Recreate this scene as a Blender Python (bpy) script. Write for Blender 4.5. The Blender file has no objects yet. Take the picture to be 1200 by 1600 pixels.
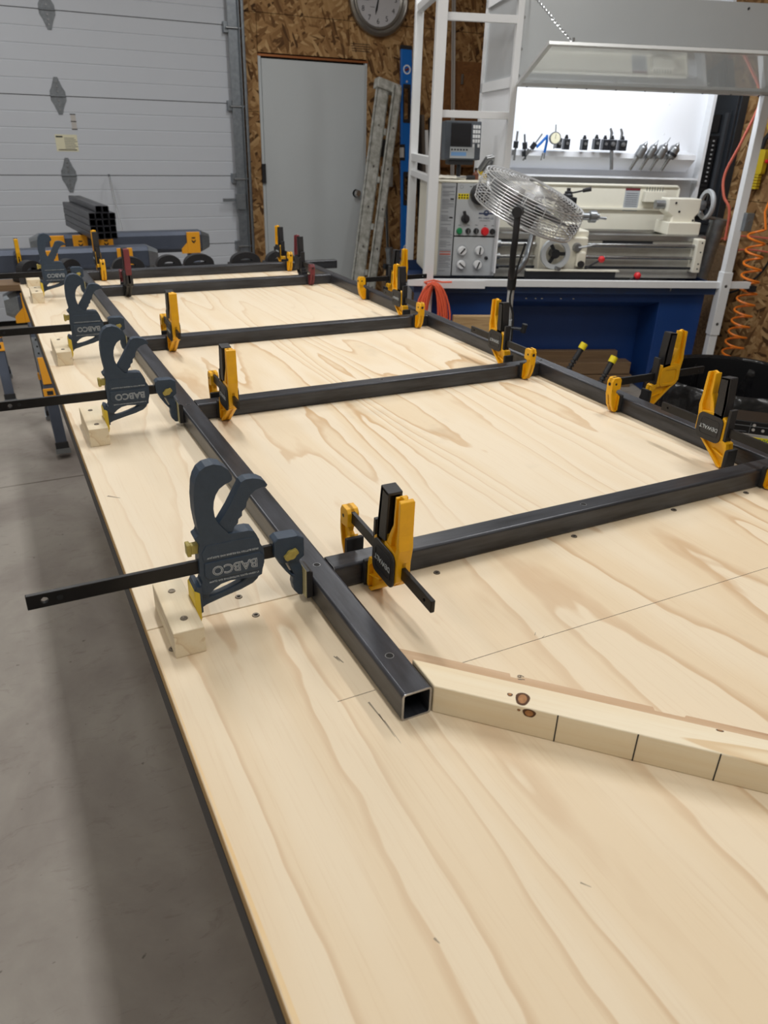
import bpy, bmesh, math, random
from mathutils import Vector, Matrix
from mathutils.geometry import tessellate_polygon
random.seed(7)
scene = bpy.context.scene
COL = scene.collection
R = math.radians
# ------------------------------------------------------------------ camera, world, lights, exposure
T = 0.893                                   # height of the table top above the floor
CAM = Vector((-0.3242, -0.5636, 1.4904))
FPX = 1169.5
def camera():
    p, yaw, roll = 0.4712, -0.4805, 0.0314
    fwd = Vector((-math.sin(yaw)*math.cos(p), math.cos(yaw)*math.cos(p), -math.sin(p)))
    right = Vector((math.cos(yaw), math.sin(yaw), 0)); up = right.cross(fwd)
    r = math.cos(roll)*right + math.sin(roll)*up; u = -math.sin(roll)*right + math.cos(roll)*up
    cd = bpy.data.cameras.new('camera'); co = bpy.data.objects.new('camera', cd); COL.objects.link(co)
    co.matrix_world = Matrix(((r.x, u.x, -fwd.x, CAM.x), (r.y, u.y, -fwd.y, CAM.y), (r.z, u.z, -fwd.z, CAM.z), (0, 0, 0, 1)))
    cd.sensor_fit = 'VERTICAL'; cd.sensor_height = 36.0; cd.lens = FPX/1600*36.0
    cd.clip_start = 0.02; cd.clip_end = 60
    cd.dof.use_dof = True; cd.dof.focus_distance = 1.25; cd.dof.aperture_fstop = 9.0
    scene.camera = co
camera()
w = bpy.data.worlds.new('world'); scene.world = w; w.use_nodes = True
w.node_tree.nodes['Background'].inputs[0].default_value = (0.75, 0.82, 0.9, 1)
w.node_tree.nodes['Background'].inputs[1].default_value = 0.15
vs = scene.view_settings
vs.view_transform = 'Standard'; vs.look = 'None'; vs.gamma = 1.0; vs.use_curve_mapping = False
vs.exposure = -0.1
CEIL = 3.35
LIGHT_SPOTS = [(0.2, 1.9, 33), (-0.45, 4.3, 24), (2.0, 1.1, 34), (2.0, 3.9, 23), (0.2, -0.9, 19), (2.0, -1.8, 15), (-2.5, 1.9, 20), (-2.5, -0.9, 14)]

# ------------------------------------------------------------------ helpers
def new_mat(name): 
    m = bpy.data.materials.new(name); m.use_nodes = True
    return m, m.node_tree.nodes, m.node_tree.links, m.node_tree.nodes['Principled BSDF']
def lin(c):
    def f(v): v /= 255.0; return v/12.92 if v <= 0.04045 else ((v+0.055)/1.055)**2.4
    return (f(c[0]), f(c[1]), f(c[2]), 1)
def mat(name, c, rough=0.5, metal=0.0, var=0.0, vscale=12.0, bump=0.0, bscale=60.0, stretch=(1, 1, 1), c2=None, spec=0.5, detail=4, emit=0.0, alpha=None):
    """c is an sRGB triple; var mixes towards c2 (or a darker c) with noise"""
    m, n, l, b = new_mat(name)
    col = lin(c)
    b.inputs['Roughness'].default_value = rough; b.inputs['Metallic'].default_value = metal
    b.inputs['Specular IOR Level'].default_value = spec
    b.inputs['Base Color'].default_value = col
    if emit:
        b.inputs['Emission Color'].default_value = col; b.inputs['Emission Strength'].default_value = emit
    if var or bump:
        tc = n.new('ShaderNodeTexCoord'); mp = n.new('ShaderNodeMapping'); mp.inputs['Scale'].default_value = stretch
        l.new(tc.outputs['Object'], mp.inputs['Vector'])
    if var:
        t = n.new('ShaderNodeTexNoise'); t.inputs['Scale'].default_value = vscale; t.inputs['Detail'].default_value = detail; t.inputs['Roughness'].default_value = 0.6
        l.new(mp.outputs[0], t.inputs['Vector'])
        rp = n.new('ShaderNodeMapRange'); rp.inputs[1].default_value = 0.35; rp.inputs[2].default_value = 0.68; rp.inputs[4].default_value = var
        l.new(t.outputs['Fac'], rp.inputs[0])
        mx = n.new('ShaderNodeMix'); mx.data_type = 'RGBA'
        mx.inputs['A'].default_value = col; mx.inputs['B'].default_value = lin(c2) if c2 else (col[0]*.4, col[1]*.4, col[2]*.4, 1)
        l.new(rp.outputs[0], mx.inputs['Factor']); l.new(mx.outputs['Result'], b.inputs['Base Color'])
    if bump:
        t2 = n.new('ShaderNodeTexNoise'); t2.inputs['Scale'].default_value = bscale; t2.inputs['Detail'].default_value = 3
        l.new(mp.outputs[0], t2.inputs['Vector'])
        bp = n.new('ShaderNodeBump'); bp.inputs['Strength'].default_value = bump; bp.inputs['Distance'].default_value = 0.004
        l.new(t2.outputs['Fac'], bp.inputs['Height']); l.new(bp.outputs[0], b.inputs['Normal'])
    return m

def ramp(n, stops, interp='LINEAR'):
    r = n.new('ShaderNodeValToRGB'); r.color_ramp.interpolation = interp
    e = r.color_ramp.elements
    while len(e) < len(stops): e.new(0.5)
    for i, (p, c) in enumerate(stops): e[i].position = p; e[i].color = lin(c)
    return r

def wood(name, axis, light, mid, dark, bands=9.0, wide=(2.6, .42), fibre=0.35, seed=0.0, line=0.9, rough=0.55):
    """rotary-cut softwood: contour lines of a stretched noise make the flame grain. axis: long direction 'X' or 'Y'"""
    m, n, l, b = new_mat(name)
    tc = n.new('ShaderNodeTexCoord')
    def mapped(a, c, off=0.0):
        mp = n.new('ShaderNodeMapping')
        mp.inputs['Scale'].default_value = (c, a, a) if axis == 'X' else (a, c, a)
        mp.inputs['Location'].default_value = (seed+off, seed*1.7+off, seed*.6)
        l.new(tc.outputs['Object'], mp.inputs['Vector']); return mp
    def noise(mp, sc, det, ro, dist=0.0):
        t = n.new('ShaderNodeTexNoise'); t.inputs['Scale'].default_value = sc; t.inputs['Detail'].default_value = det
        t.inputs['Roughness'].default_value = ro; t.inputs['Distortion'].default_value = dist
        l.new(mp.outputs[0], t.inputs['Vector']); return t
    def math_(op, a, bb=None):
        k = n.new('ShaderNodeMath'); k.operation = op
        if hasattr(a, 'type'): l.new(a, k.inputs[0])
        else: k.inputs[0].default_value = a
        if bb is not None:
            if hasattr(bb, 'type'): l.new(bb, k.inputs[1])
            else: k.inputs[1].default_value = bb
        return k.outputs[0]
    base = noise(mapped(*wide), 1.0, 2.2, 0.42, 0.25)
    wob = noise(mapped(9, 3, 5.0), 1.0, 3, 0.6)
    v = math_('ADD', base.outputs['Fac'], math_('MULTIPLY', wob.outputs['Fac'], 0.06))
    fr = math_('FRACT', math_('MULTIPLY', v, bands))
    rp = ramp(n, [(0.0, light), (0.25, light), (0.62, mid), (line-.12, mid), (line, dark), (0.97, dark), (1.0, light)])
    l.new(fr, rp.inputs[0])
    big = noise(mapped(1.3, .8, 9.0), 1.0, 2, 0.5)
    mr = n.new('ShaderNodeMapRange'); mr.inputs[1].default_value = .35; mr.inputs[2].default_value = .65; mr.inputs[3].default_value = .15; mr.inputs[4].default_value = .95
    l.new(big.outputs['Fac'], mr.inputs[0])
    mx = n.new('ShaderNodeMix'); mx.data_type = 'RGBA'; mx.inputs['A'].default_value = lin(light)
    l.new(mr.outputs[0], mx.inputs['Factor']); l.new(rp.outputs[0], mx.inputs['B'])
    fib = noise(mapped(260, 7), 1.0, 3, 0.7)
    mr2 = n.new('ShaderNodeMapRange'); mr2.inputs[1].default_value = .52; mr2.inputs[2].default_value = .8; mr2.inputs[4].default_value = fibre
    l.new(fib.outputs['Fac'], mr2.inputs[0])
    mx2 = n.new('ShaderNodeMix'); mx2.data_type = 'RGBA'; mx2.inputs['B'].default_value = lin(dark)
    l.new(mr2.outputs[0], mx2.inputs['Factor']); l.new(mx.outputs['Result'], mx2.inputs['A'])
    # grey smudges with shapes of their own (handling dirt)
    sm = noise(mapped(3.1, 2.2, 17.0), 1.0, 5, 0.65)
    mr3 = n.new('ShaderNodeMapRange'); mr3.inputs[1].default_value = .62; mr3.inputs[2].default_value = .82; mr3.inputs[4].default_value = .45
    l.new(sm.outputs['Fac'], mr3.inputs[0])
    mx3 = n.new('ShaderNodeMix'); mx3.data_type = 'RGBA'; mx3.inputs['B'].default_value = lin((168, 154, 134))
    l.new(mr3.outputs[0], mx3.inputs['Factor']); l.new(mx2.outputs['Result'], mx3.inputs['A'])
    l.new(mx3.outputs['Result'], b.inputs['Base Color'])
    b.inputs['Roughness'].default_value = rough; b.inputs['Specular IOR Level'].default_value = 0.35
    bp = n.new('ShaderNodeBump'); bp.inputs['Strength'].default_value = 0.08; bp.inputs['Distance'].default_value = 0.001
    l.new(fib.outputs['Fac'], bp.inputs['Height']); l.new(bp.outputs[0], b.inputs['Normal'])
    return m

def osb_mat(name, plane):
    """strand board: three layers of long flakes at different angles"""
    m, n, l, b = new_mat(name)
    tc = n.new('ShaderNodeTexCoord'); sp = n.new('ShaderNodeSeparateXYZ'); cb = n.new('ShaderNodeCombineXYZ')
    l.new(tc.outputs['Object'], sp.inputs[0])
    l.new(sp.outputs['X' if plane == 'XZ' else 'Y'], cb.inputs[0]); l.new(sp.outputs['Z'], cb.inputs[1])
    dn = n.new('ShaderNodeTexNoise'); dn.inputs['Scale'].default_value = 9; l.new(cb.outputs[0], dn.inputs['Vector'])
    vm = n.new('ShaderNodeVectorMath'); vm.operation = 'MULTIPLY_ADD'; vm.inputs[1].default_value = (.03, .03, 0)
    l.new(dn.outputs['Color'], vm.inputs[0]); l.new(cb.outputs[0], vm.inputs[2])
    cols = []
    for i, (ang, off) in enumerate(((18, 0), (-32, 3.1), (70, 7.7))):
        mp = n.new('ShaderNodeMapping'); mp.inputs['Rotation'].default_value = (0, 0, R(ang)); mp.inputs['Location'].default_value = (off, off, 0)
        mp2 = n.new('ShaderNodeMapping'); mp2.inputs['Scale'].default_value = (11, 46, 1)
        l.new(vm.outputs[0], mp.inputs['Vector']); l.new(mp.outputs[0], mp2.inputs['Vector'])
        vo = n.new('ShaderNodeTexVoronoi'); vo.voronoi_dimensions = '2D'; vo.inputs['Scale'].default_value = 1.0
        l.new(mp2.outputs[0], vo.inputs['Vector'])
        s2 = n.new('ShaderNodeSeparateColor'); l.new(vo.outputs['Color'], s2.inputs[0])
        cols.append((s2.outputs[0], s2.outputs[1]))
    def mix(f, a, bb):
        k = n.new('ShaderNodeMix'); k.data_type = 'FLOAT'; l.new(f, k.inputs['Factor']); l.new(a, k.inputs['A']); l.new(bb, k.inputs['B']); return k.outputs['Result']
    def thr(a, t):
        k = n.new('ShaderNodeMath'); k.operation = 'GREATER_THAN'; l.new(a, k.inputs[0]); k.inputs[1].default_value = t; return k.outputs[0]
    v = mix(thr(cols[1][1], .5), cols[0][0], cols[1][0]); v = mix(thr(cols[2][1], .62), v, cols[2][0])
    rp = ramp(n, [(0.0, (78, 54, 32)), (0.14, (122, 88, 54)), (0.45, (154, 117, 76)), (0.75, (172, 135, 90)), (1.0, (194, 160, 114))])
    l.new(v, rp.inputs[0]); l.new(rp.outputs[0], b.inputs['Base Color'])
    b.inputs['Roughness'].default_value = .75; b.inputs['Specular IOR Level'].default_value = .25
    return m

def concrete(name):
    m, n, l, b = new_mat(name)
    tc = n.new('ShaderNodeTexCoord')
    def noise(sc, det, ro, dist=0, st=(1, 1, 1)):
        mp = n.new('ShaderNodeMapping'); mp.inputs['Scale'].default_value = st; l.new(tc.outputs['Object'], mp.inputs['Vector'])
        t = n.new('ShaderNodeTexNoise'); t.inputs['Scale'].default_value = sc; t.inputs['Detail'].default_value = det; t.inputs['Roughness'].default_value = ro; t.inputs['Distortion'].default_value = dist
        l.new(mp.outputs[0], t.inputs['Vector']); return t
    a = noise(1.7, 8, .62, .4)
    rp = ramp(n, [(0.28, (138, 130, 124)), (0.46, (156, 149, 142)), (0.58, (168, 162, 154)), (0.75, (180, 173, 165))]); l.new(a.outputs['Fac'], rp.inputs[0])
    c = noise(9, 6, .7, 1.2, (1, 2.2, 1))
    mr = n.new('ShaderNodeMapRange'); mr.inputs[1].default_value = .56; mr.inputs[2].default_value = .74; mr.inputs[4].default_value = .45; l.new(c.outputs['Fac'], mr.inputs[0])
    mx = n.new('ShaderNodeMix'); mx.data_type = 'RGBA'; mx.inputs['B'].default_value = lin((118, 106, 98)); l.new(mr.outputs[0], mx.inputs['Factor']); l.new(rp.outputs[0], mx.inputs['A'])
    d = noise(42, 2, .5)
    mr2 = n.new('ShaderNodeMapRange'); mr2.inputs[1].default_value = .72; mr2.inputs[2].default_value = .78; mr2.inputs[4].default_value = .6; l.new(d.outputs['Fac'], mr2.inputs[0])
    mx2 = n.new('ShaderNodeMix'); mx2.data_type = 'RGBA'; mx2.inputs['B'].default_value = lin((74, 67, 60)); l.new(mr2.outputs[0], mx2.inputs['Factor']); l.new(mx.outputs['Result'], mx2.inputs['A'])
    l.new(mx2.outputs['Result'], b.inputs['Base Color']); b.inputs['Roughness'].default_value = .62; b.inputs['Specular IOR Level'].default_value = .35
    bp = n.new('ShaderNodeBump'); bp.inputs['Strength'].default_value = .12; bp.inputs['Distance'].default_value = .003; l.new(c.outputs['Fac'], bp.inputs['Height']); l.new(bp.outputs[0], b.inputs['Normal'])
    return m

M = {}
M['ply'] = wood('plywood', 'Y', (231, 214, 186), (224, 201, 166), (196, 158, 113), bands=15, wide=(3.0, .34), seed=2.3, line=.93, fibre=.2)
M['ply2'] = wood('plywood_far', 'Y', (233, 218, 193), (227, 207, 175), (203, 169, 126), bands=17, wide=(3.6, .30), seed=11.9, line=.93, fibre=.2)
M['pine'] = wood('pine', 'X', (238, 225, 198), (232, 213, 178), (214, 184, 140), bands=4, wide=(20, .8), seed=5.0, fibre=.25)
M['pine_y'] = wood('pine_block', 'Y', (232, 218, 190), (225, 205, 170), (206, 178, 138), bands=5, wide=(22, 1.5), seed=8.0, fibre=.3)
M['oldwood'] = wood('weathered_wood', 'X', (128, 104, 78), (108, 84, 60), (78, 58, 40), bands=8, wide=(16, 1), seed=3.0)
M['brownply'] = wood('brown_plywood', 'Y', (140, 98, 60), (120, 80, 46), (92, 58, 32), bands=7, wide=(9, 9), seed=6.0)
M['plyedge'] = mat('plywood_edge', (196, 160, 104), .7, var=.6, vscale=40, stretch=(1, .3, 12), c2=(140, 104, 62))
M['steel_y'] = mat('mill_scale_steel_y', (72, 74, 81), .33, .4, var=.9, vscale=26, bump=.05, stretch=(1.6, .22, 2.0), c2=(36, 36, 39), detail=8)
M['steel_x'] = mat('mill_scale_steel_x', (68, 70, 76), .34, .4, var=.9, vscale=26, bump=.05, stretch=(.22, 1.6, 2.0), c2=(35, 35, 38), detail=8)
M['cage'] = mat('bright_wire', (214, 215, 216), .3, .6)
M['plyband'] = mat('stained_ply_edge', (226, 192, 136), .6, var=.7, vscale=14, stretch=(3, .6, 1), c2=(231, 210, 174))
M['cutend'] = mat('bare_steel', (178, 178, 180), .32, .9, var=.3, vscale=200)
M['inner'] = mat('tube_inside', (22, 22, 24), .7, .3)
M['edgeblack'] = mat('table_edge_steel', (52, 51, 53), .55, .2, var=.5, vscale=30)
M['blueclamp'] = mat('slate_blue_plastic', (50, 66, 84), .48, var=.35, vscale=80, bump=.12, bscale=500, c2=(38, 51, 66))
M['clampprint'] = mat('white_print', (188, 194, 198), .6)
M['olive'] = mat('olive_yellow_plastic', (182, 164, 84), .5, var=.4, vscale=120, c2=(132, 118, 60))
M['palerim'] = mat('pale_rubber_rim', (176, 170, 132), .6)
M['padyellow'] = mat('yellow_rubber', (224, 194, 60), .55)
M['yellow'] = mat('yellow_plastic', (240, 178, 10), .42, var=.25, vscale=60, c2=(206, 146, 8))
M['blackplastic'] = mat('black_plastic', (38, 38, 41), .5, var=.3, vscale=60, bump=.05, bscale=300)
M['rubber'] = mat('black_rubber', (34, 34, 36), .75)
M['barblack'] = mat('black_oxide_bar', (38, 37, 38), .38, .5, var=.4, vscale=60, c2=(26, 26, 27))
M['maroon'] = mat('maroon_plastic', (112, 44, 50), .5)
M['screw'] = mat('screw_steel', (128, 118, 104), .4, .7)
M['dark'] = mat('dark_void', (16, 15, 15), .8)
M['concrete'] = concrete('concrete')
M['joint'] = mat('joint_dirt', (70, 63, 56), .9)
M['osb_back'] = osb_mat('osb_back', 'XZ'); M['osb_right'] = osb_mat('osb_right', 'YZ')
M['wallpaint'] = mat('painted_board', (214, 212, 206), .8)
M['ceilpaint'] = mat('ceiling_white', (226, 226, 222), .8)
M['garage'] = mat('garage_panel_paint', (196, 201, 209), .45, var=.12, vscale=3, c2=(186, 190, 197))
M['garageline'] = mat('garage_seal', (98, 98, 100), .7)
M['galv'] = mat('galvanised_steel', (150, 156, 162), .38, .8, var=.5, vscale=30, c2=(112, 118, 124))
M['hingegrey'] = mat('hinge_steel', (128, 133, 138), .5, .3, var=.6, vscale=40, c2=(98, 103, 108))
M['doorgrey'] = mat('door_paint', (194, 200, 203), .42, var=.1, vscale=2, c2=(186, 191, 193))
M['copper'] = mat('copper_strip', (196, 128, 84), .35, .8)
M['chrome'] = mat('polished_steel', (196, 198, 200), .18, .95)
M['satin'] = mat('satin_steel', (150, 152, 154), .35, .85, var=.25, vscale=60)
M['white'] = mat('white_paint', (228, 230, 232), .4, var=.08, vscale=6, c2=(210, 210, 208))
M['fascia'] = mat('grey_sheet', (196, 201, 204), .3, .25, var=.15, vscale=2.5, c2=(178, 182, 186))
M['whiteboard'] = mat('gloss_white_panel', (240, 242, 246), .3)
M['cream'] = mat('cream_machine_paint', (232, 228, 212), .35, var=.12, vscale=12, c2=(206, 198, 176))
M['panelgrey'] = mat('grey_machine_panel', (186, 190, 193), .45, .1)
M['plategrey'] = mat('grey_info_plate', (170, 174, 178), .5)
M['printgrey'] = mat('grey_print', (108, 110, 114), .6)
M['blue'] = mat('machine_blue', (22, 60, 122), .42, var=.2, vscale=6, c2=(16, 46, 98))
M['tray'] = mat('tray_blue', (30, 56, 100), .5, var=.4, vscale=16, c2=(50, 54, 60))
M['bedsteel'] = mat('ground_steel', (170, 170, 168), .25, .9, var=.4, vscale=20, stretch=(.3, 3, 3), c2=(110, 108, 104))
M['bedgrey'] = mat('bed_casting', (188, 186, 176), .5, var=.35, vscale=14, c2=(150, 142, 124))
M['darksteel'] = mat('dark_steel', (58, 60, 64), .35, .7)
M['greyplastic'] = mat('slate_grey_plastic', (76, 82, 90), .45)
M['screen'] = mat('screen_glass', (38, 38, 42), .12)
M['red'] = mat('red_plastic', (214, 38, 44), .35)
M['green'] = mat('green_plastic', (24, 128, 76), .4)
M['yellowlabel'] = mat('yellow_label', (236, 214, 30), .5)
M['navy'] = mat('navy_print', (46, 58, 92), .6)
M['lcd'] = mat('blue_keys', (120, 164, 214), .4)
M['levelblue'] = mat('level_blue', (16, 104, 190), .4)
M['ladder'] = mat('spattered_aluminium', (206, 207, 202), .55, .15, var=.9, vscale=22, c2=(140, 140, 130), detail=10)
M['ladder2'] = mat('spattered_aluminium_web', (150, 150, 138), .6, .2, var=.9, vscale=24, c2=(208, 204, 190), detail=8)
M['orangehose'] = mat('orange_hose', (246, 134, 40), .35)
M['orangecord'] = mat('orange_cord', (240, 106, 72), .5)
M['redhose'] = mat('red_hose', (204, 104, 84), .5)
M['breaker'] = mat('panel_charcoal', (60, 66, 74), .45, .2)
M['airyellow'] = mat('yellow_air_tool', (214, 186, 34), .5)
M['bag'] = mat('black_bin_bag', (16, 16, 18), .2, bump=1.0, bscale=14)
M['blackgloss'] = mat('black_gloss', (20, 20, 22), .3)
M['shblue'] = mat('sawhorse_slate', (84, 92, 108), .42, .4, var=.35, vscale=12, c2=(66, 72, 86))
M['shorange'] = mat('sawhorse_orange', (238, 164, 34), .45)
M['clockface'] = mat('clock_face', (196, 196, 200), .5)
M['clockrim'] = mat('clock_rim', (150, 146, 140), .28, .8)
M['ink'] = mat('black_ink', (26, 26, 28), .7)
M['pencil'] = mat('pencil_line', (104, 92, 80), .8)
M['smudge'] = mat('graphite_smudge', (150, 138, 120), .8)
M['aluframe'] = mat('pale_aluminium', (214, 216, 216), .4, .3)
M['paper'] = mat('label_paper', (218, 214, 186), .7)
M['papergrey'] = mat('label_grey', (186, 182, 178), .7)
M['cardboard'] = wood('rough_board', 'X', (190, 160, 118), (172, 138, 94), (126, 92, 58), bands=8, wide=(14, 1.2), seed=14.0)
M['knotdark'] = mat('knot_bark', (92, 60, 36), .8, var=.6, vscale=200)
M['knot'] = mat('knot_wood', (176, 124, 74), .6, var=.7, vscale=160, c2=(128, 84, 46))
M['strip'] = wood('thin_strip', 'X', (206, 178, 146), (196, 164, 130), (178, 142, 108), bands=5, wide=(30, 2), seed=1.2)
M['lamp'] = mat('lamp_body', (235, 235, 235), .5)
M['rag'] = mat('white_rag', (224, 220, 208), .85)
M['brown'] = mat('brown_bottle', (110, 64, 44), .4)
def poly_mat():
    m, n, l, b = new_mat('polycarbonate')
    b.inputs['Base Color'].default_value = (.97, .985, .98, 1); b.inputs['Roughness'].default_value = .04
    b.inputs['Transmission Weight'].default_value = .93; b.inputs['IOR'].default_value = 1.55
    return m
M['poly'] = poly_mat()

class MB:
    def __init__(s): s.v = []; s.f = []
    def add(s, vs, fs):
        o = len(s.v); s.v += [tuple(x) for x in vs]; s.f += [tuple(i+o for i in f) for f in fs]; return s
    def box(s, x0, x1, y0, y1, z0, z1, X=None):
        p = [Vector((x, y, z)) for z in (z0, z1) for y in (y0, y1) for x in (x0, x1)]
        if X is not None: p = [X @ q for q in p]
        return s.add(p, [(0, 2, 3, 1), (4, 5, 7, 6), (0, 1, 5, 4), (2, 6, 7, 3), (0, 4, 6, 2), (1, 3, 7, 5)])
    def prism(s, outer, a, b, plane='XZ', holes=(), X=None):
        """extrude a 2D polygon between a and b along the plane's normal"""
        loops = [list(outer)] + [list(h) for h in holes]
        flat = [p for L in loops for p in L]; n = len(flat)
        def P(p, t):
            q = {'XZ': (p[0], t, p[1]), 'XY': (p[0], p[1], t), 'YZ': (t, p[0], p[1])}[plane]
            return X @ Vector(q) if X is not None else q
        tris = tessellate_polygon([[Vector((p[0], p[1], 0)) for p in L] for L in loops])
        fs = [tuple(t) for t in tris] + [tuple(i+n for i in reversed(t)) for t in tris]
        o = 0
        for L in loops:
            k = len(L)
            for i in range(k): j = (i+1) % k; fs.append((o+i, o+j, o+j+n, o+i+n))
            o += k
        return s.add([P(p, a) for p in flat]+[P(p, b) for p in flat], fs)
    def cyl(s, p0, p1, r0, r1=None, n=16, caps=True):
        r1 = r0 if r1 is None else r1
        p0, p1 = Vector(p0), Vector(p1); d = (p1-p0).normalized()
        a = d.orthogonal().normalized(); b = d.cross(a)
        vs = []
        for p, r in ((p0, r0), (p1, r1)):
            for i in range(n): t = 2*math.pi*i/n; vs.append(p+r*(math.cos(t)*a+math.sin(t)*b))
        fs = [(i, (i+1) % n, (i+1) % n+n, i+n) for i in range(n)]
        if caps: fs += [tuple(reversed(range(n))), tuple(range(n, 2*n))]
        return s.add(vs, fs)
    def rev(s, prof, p0=(0, 0, 0), axis=(0, 0, 1), n=32, closed=False):
        """revolve (radius, height) profile"""
        p0 = Vector(p0); d = Vector(axis).normalized(); a = d.orthogonal().normalized(); b = d.cross(a)
        vs = []; k = len(prof)
        for i in range(n):
            t = 2*math.pi*i/n; e = math.cos(t)*a+math.sin(t)*b
            vs += [p0+e*r+d*h for r, h in prof]
        fs = []
        for i in range(n):
            j = (i+1) % n
            for q in range(k if closed else k-1):
                q2 = (q+1) % k; fs.append((i*k+q, j*k+q, j*k+q2, i*k+q2))
        return s.add(vs, fs)
    def tube(s, path, r, n=8, closed=False):
        path = [Vector(p) for p in path]; k = len(path); vs = []
        up = None
        for i, p in enumerate(path):
            if closed: d = path[(i+1) % k]-path[i-1]
            else: d = path[min(i+1, k-1)]-path[max(i-1, 0)]
            d.normalize()
            if up is None: up = d.orthogonal().normalized()
            up = (up-d*up.dot(d)); up = up.normalized() if up.length > 1e-6 else d.orthogonal().normalized()
            b = d.cross(up)
            rr = r[i] if isinstance(r, (list, tuple)) else r
            for q in range(n): t = 2*math.pi*q/n; vs.append(p+rr*(math.cos(t)*up+math.sin(t)*b))
        fs = []
        for i in range(k if closed else k-1):
            j = (i+1) % k
            for q in range(n): q2 = (q+1) % n; fs.append((i*n+q, i*n+q2, j*n+q2, j*n+q))
        if not closed: fs += [tuple(reversed(range(n))), tuple(range((k-1)*n, k*n))]
        return s.add(vs, fs)
    def build(s, name, m, parent=None, bevel=0.0, smooth=35, loc=None):
        me = bpy.data.meshes.new(name); me.from_pydata(s.v, [], s.f)
        bm = bmesh.new(); bm.from_mesh(me); bmesh.ops.recalc_face_normals(bm, faces=bm.faces); bm.to_mesh(me); bm.free()
        me.materials.append(M[m] if isinstance(m, str) else m)
        o = bpy.data.objects.new(name, me); COL.objects.link(o)
        if parent: o.parent = parent
        if loc: o.location = loc
        if bevel:
            bv = o.modifiers.new('bevel', 'BEVEL'); bv.width = bevel; bv.segments = 2; bv.limit_method = 'ANGLE'; bv.angle_limit = R(38); bv.harden_normals = False
            for p in me.polygons: p.use_smooth = False
        elif smooth:
            for p in me.polygons: p.use_smooth = True
            me.set_sharp_from_angle(angle=R(smooth))
        return o

def cr(path, k=6):
    """Catmull-Rom smoothing of a polyline"""
    P = [Vector(p) for p in path]; P = [P[0]*2-P[1]]+P+[P[-1]*2-P[-2]]; out = []
    for i in range(1, len(P)-2):
        a, b, c, d = P[i-1:i+3]
        for j in range(k):
            t = j/k; out.append(.5*((2*b)+(c-a)*t+(2*a-5*b+4*c-d)*t*t+(3*b-a-3*c+d)*t**3))
    return out+[P[-2]]

def thing(name, label, cat, loc=(0, 0, 0), rot=(0, 0, 0), group=None):
    o = bpy.data.objects.new(name, None); COL.objects.link(o); o.empty_display_size = .05
    o.location = loc; o.rotation_euler = rot if isinstance(rot, tuple) else (0, 0, rot)
    o['label'] = label; o['category'] = cat
    if group: o['group'] = group
    return o
def tag(o, label, cat, group=None):
    o['label'] = label; o['category'] = cat
    if group: o['group'] = group
    return o
def struct(o): o['kind'] = 'structure'; return o
def sempty(name, loc=(0, 0, 0)):
    o = bpy.data.objects.new(name, None); COL.objects.link(o); o.location = loc; o['kind'] = 'structure'; return o
def copy_tree(o, parent=None):
    c = o.copy(); COL.objects.link(c); c.parent = parent
    for ch in o.children: copy_tree(ch, c)
    return c
def bx(name, m, parent, x0, x1, y0, y1, z0, z1, bevel=0.0, X=None):
    return MB().box(x0, x1, y0, y1, z0, z1, X).build(name, m, parent, bevel)
def rrect(x0, x1, y0, y1, r, k=4):
    out = []
    for cx, cy, a0 in ((x1-r, y1-r, 0), (x0+r, y1-r, 90), (x0+r, y0+r, 180), (x1-r, y0+r, 270)):
        for i in range(k+1): a = R(a0+90*i/k); out.append((cx+r*math.cos(a), cy+r*math.sin(a)))
    return out
def disc(cx, cy, r, n=16): return [(cx+r*math.cos(2*math.pi*i/n), cy+r*math.sin(2*math.pi*i/n)) for i in range(n)]
def text(name, s, size, m, parent, X, depth=.0004, outline=None):
    """flat lettering centred on the origin of X, reading along X's x axis, facing its +z"""
    cu = bpy.data.curves.new(name, 'FONT'); cu.body = s; cu.size = size; cu.align_x = 'CENTER'; cu.align_y = 'CENTER'; cu.extrude = depth; cu.resolution_u = 3
    if outline: cu.offset = outline
    t = bpy.data.objects.new(name, cu); COL.objects.link(t)
    bpy.context.view_layer.update()
    me = bpy.data.meshes.new_from_object(t); COL.objects.unlink(t); bpy.data.objects.remove(t)
    me.transform(X); me.materials.clear(); me.materials.append(M[m])
    o = bpy.data.objects.new(name, me); COL.objects.link(o); o.parent = parent
    return o
def frame(origin, xdir, zdir):
    x = Vector(xdir).normalized(); z = Vector(zdir).normalized(); y = z.cross(x)
    return Matrix(((x.x, y.x, z.x, origin[0]), (x.y, y.y, z.y, origin[1]), (x.z, y.z, z.z, origin[2]), (0, 0, 0, 1)))
LA = R(-20.5); LO = Vector((1.995, 3.384, 0)); LU = Vector((math.cos(LA), math.sin(LA), 0)); LV = Vector((-math.sin(LA), math.cos(LA), 0))
def L(u, v, z=0.0): return LO+LU*u+LV*v+Vector((0, 0, z))
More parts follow.
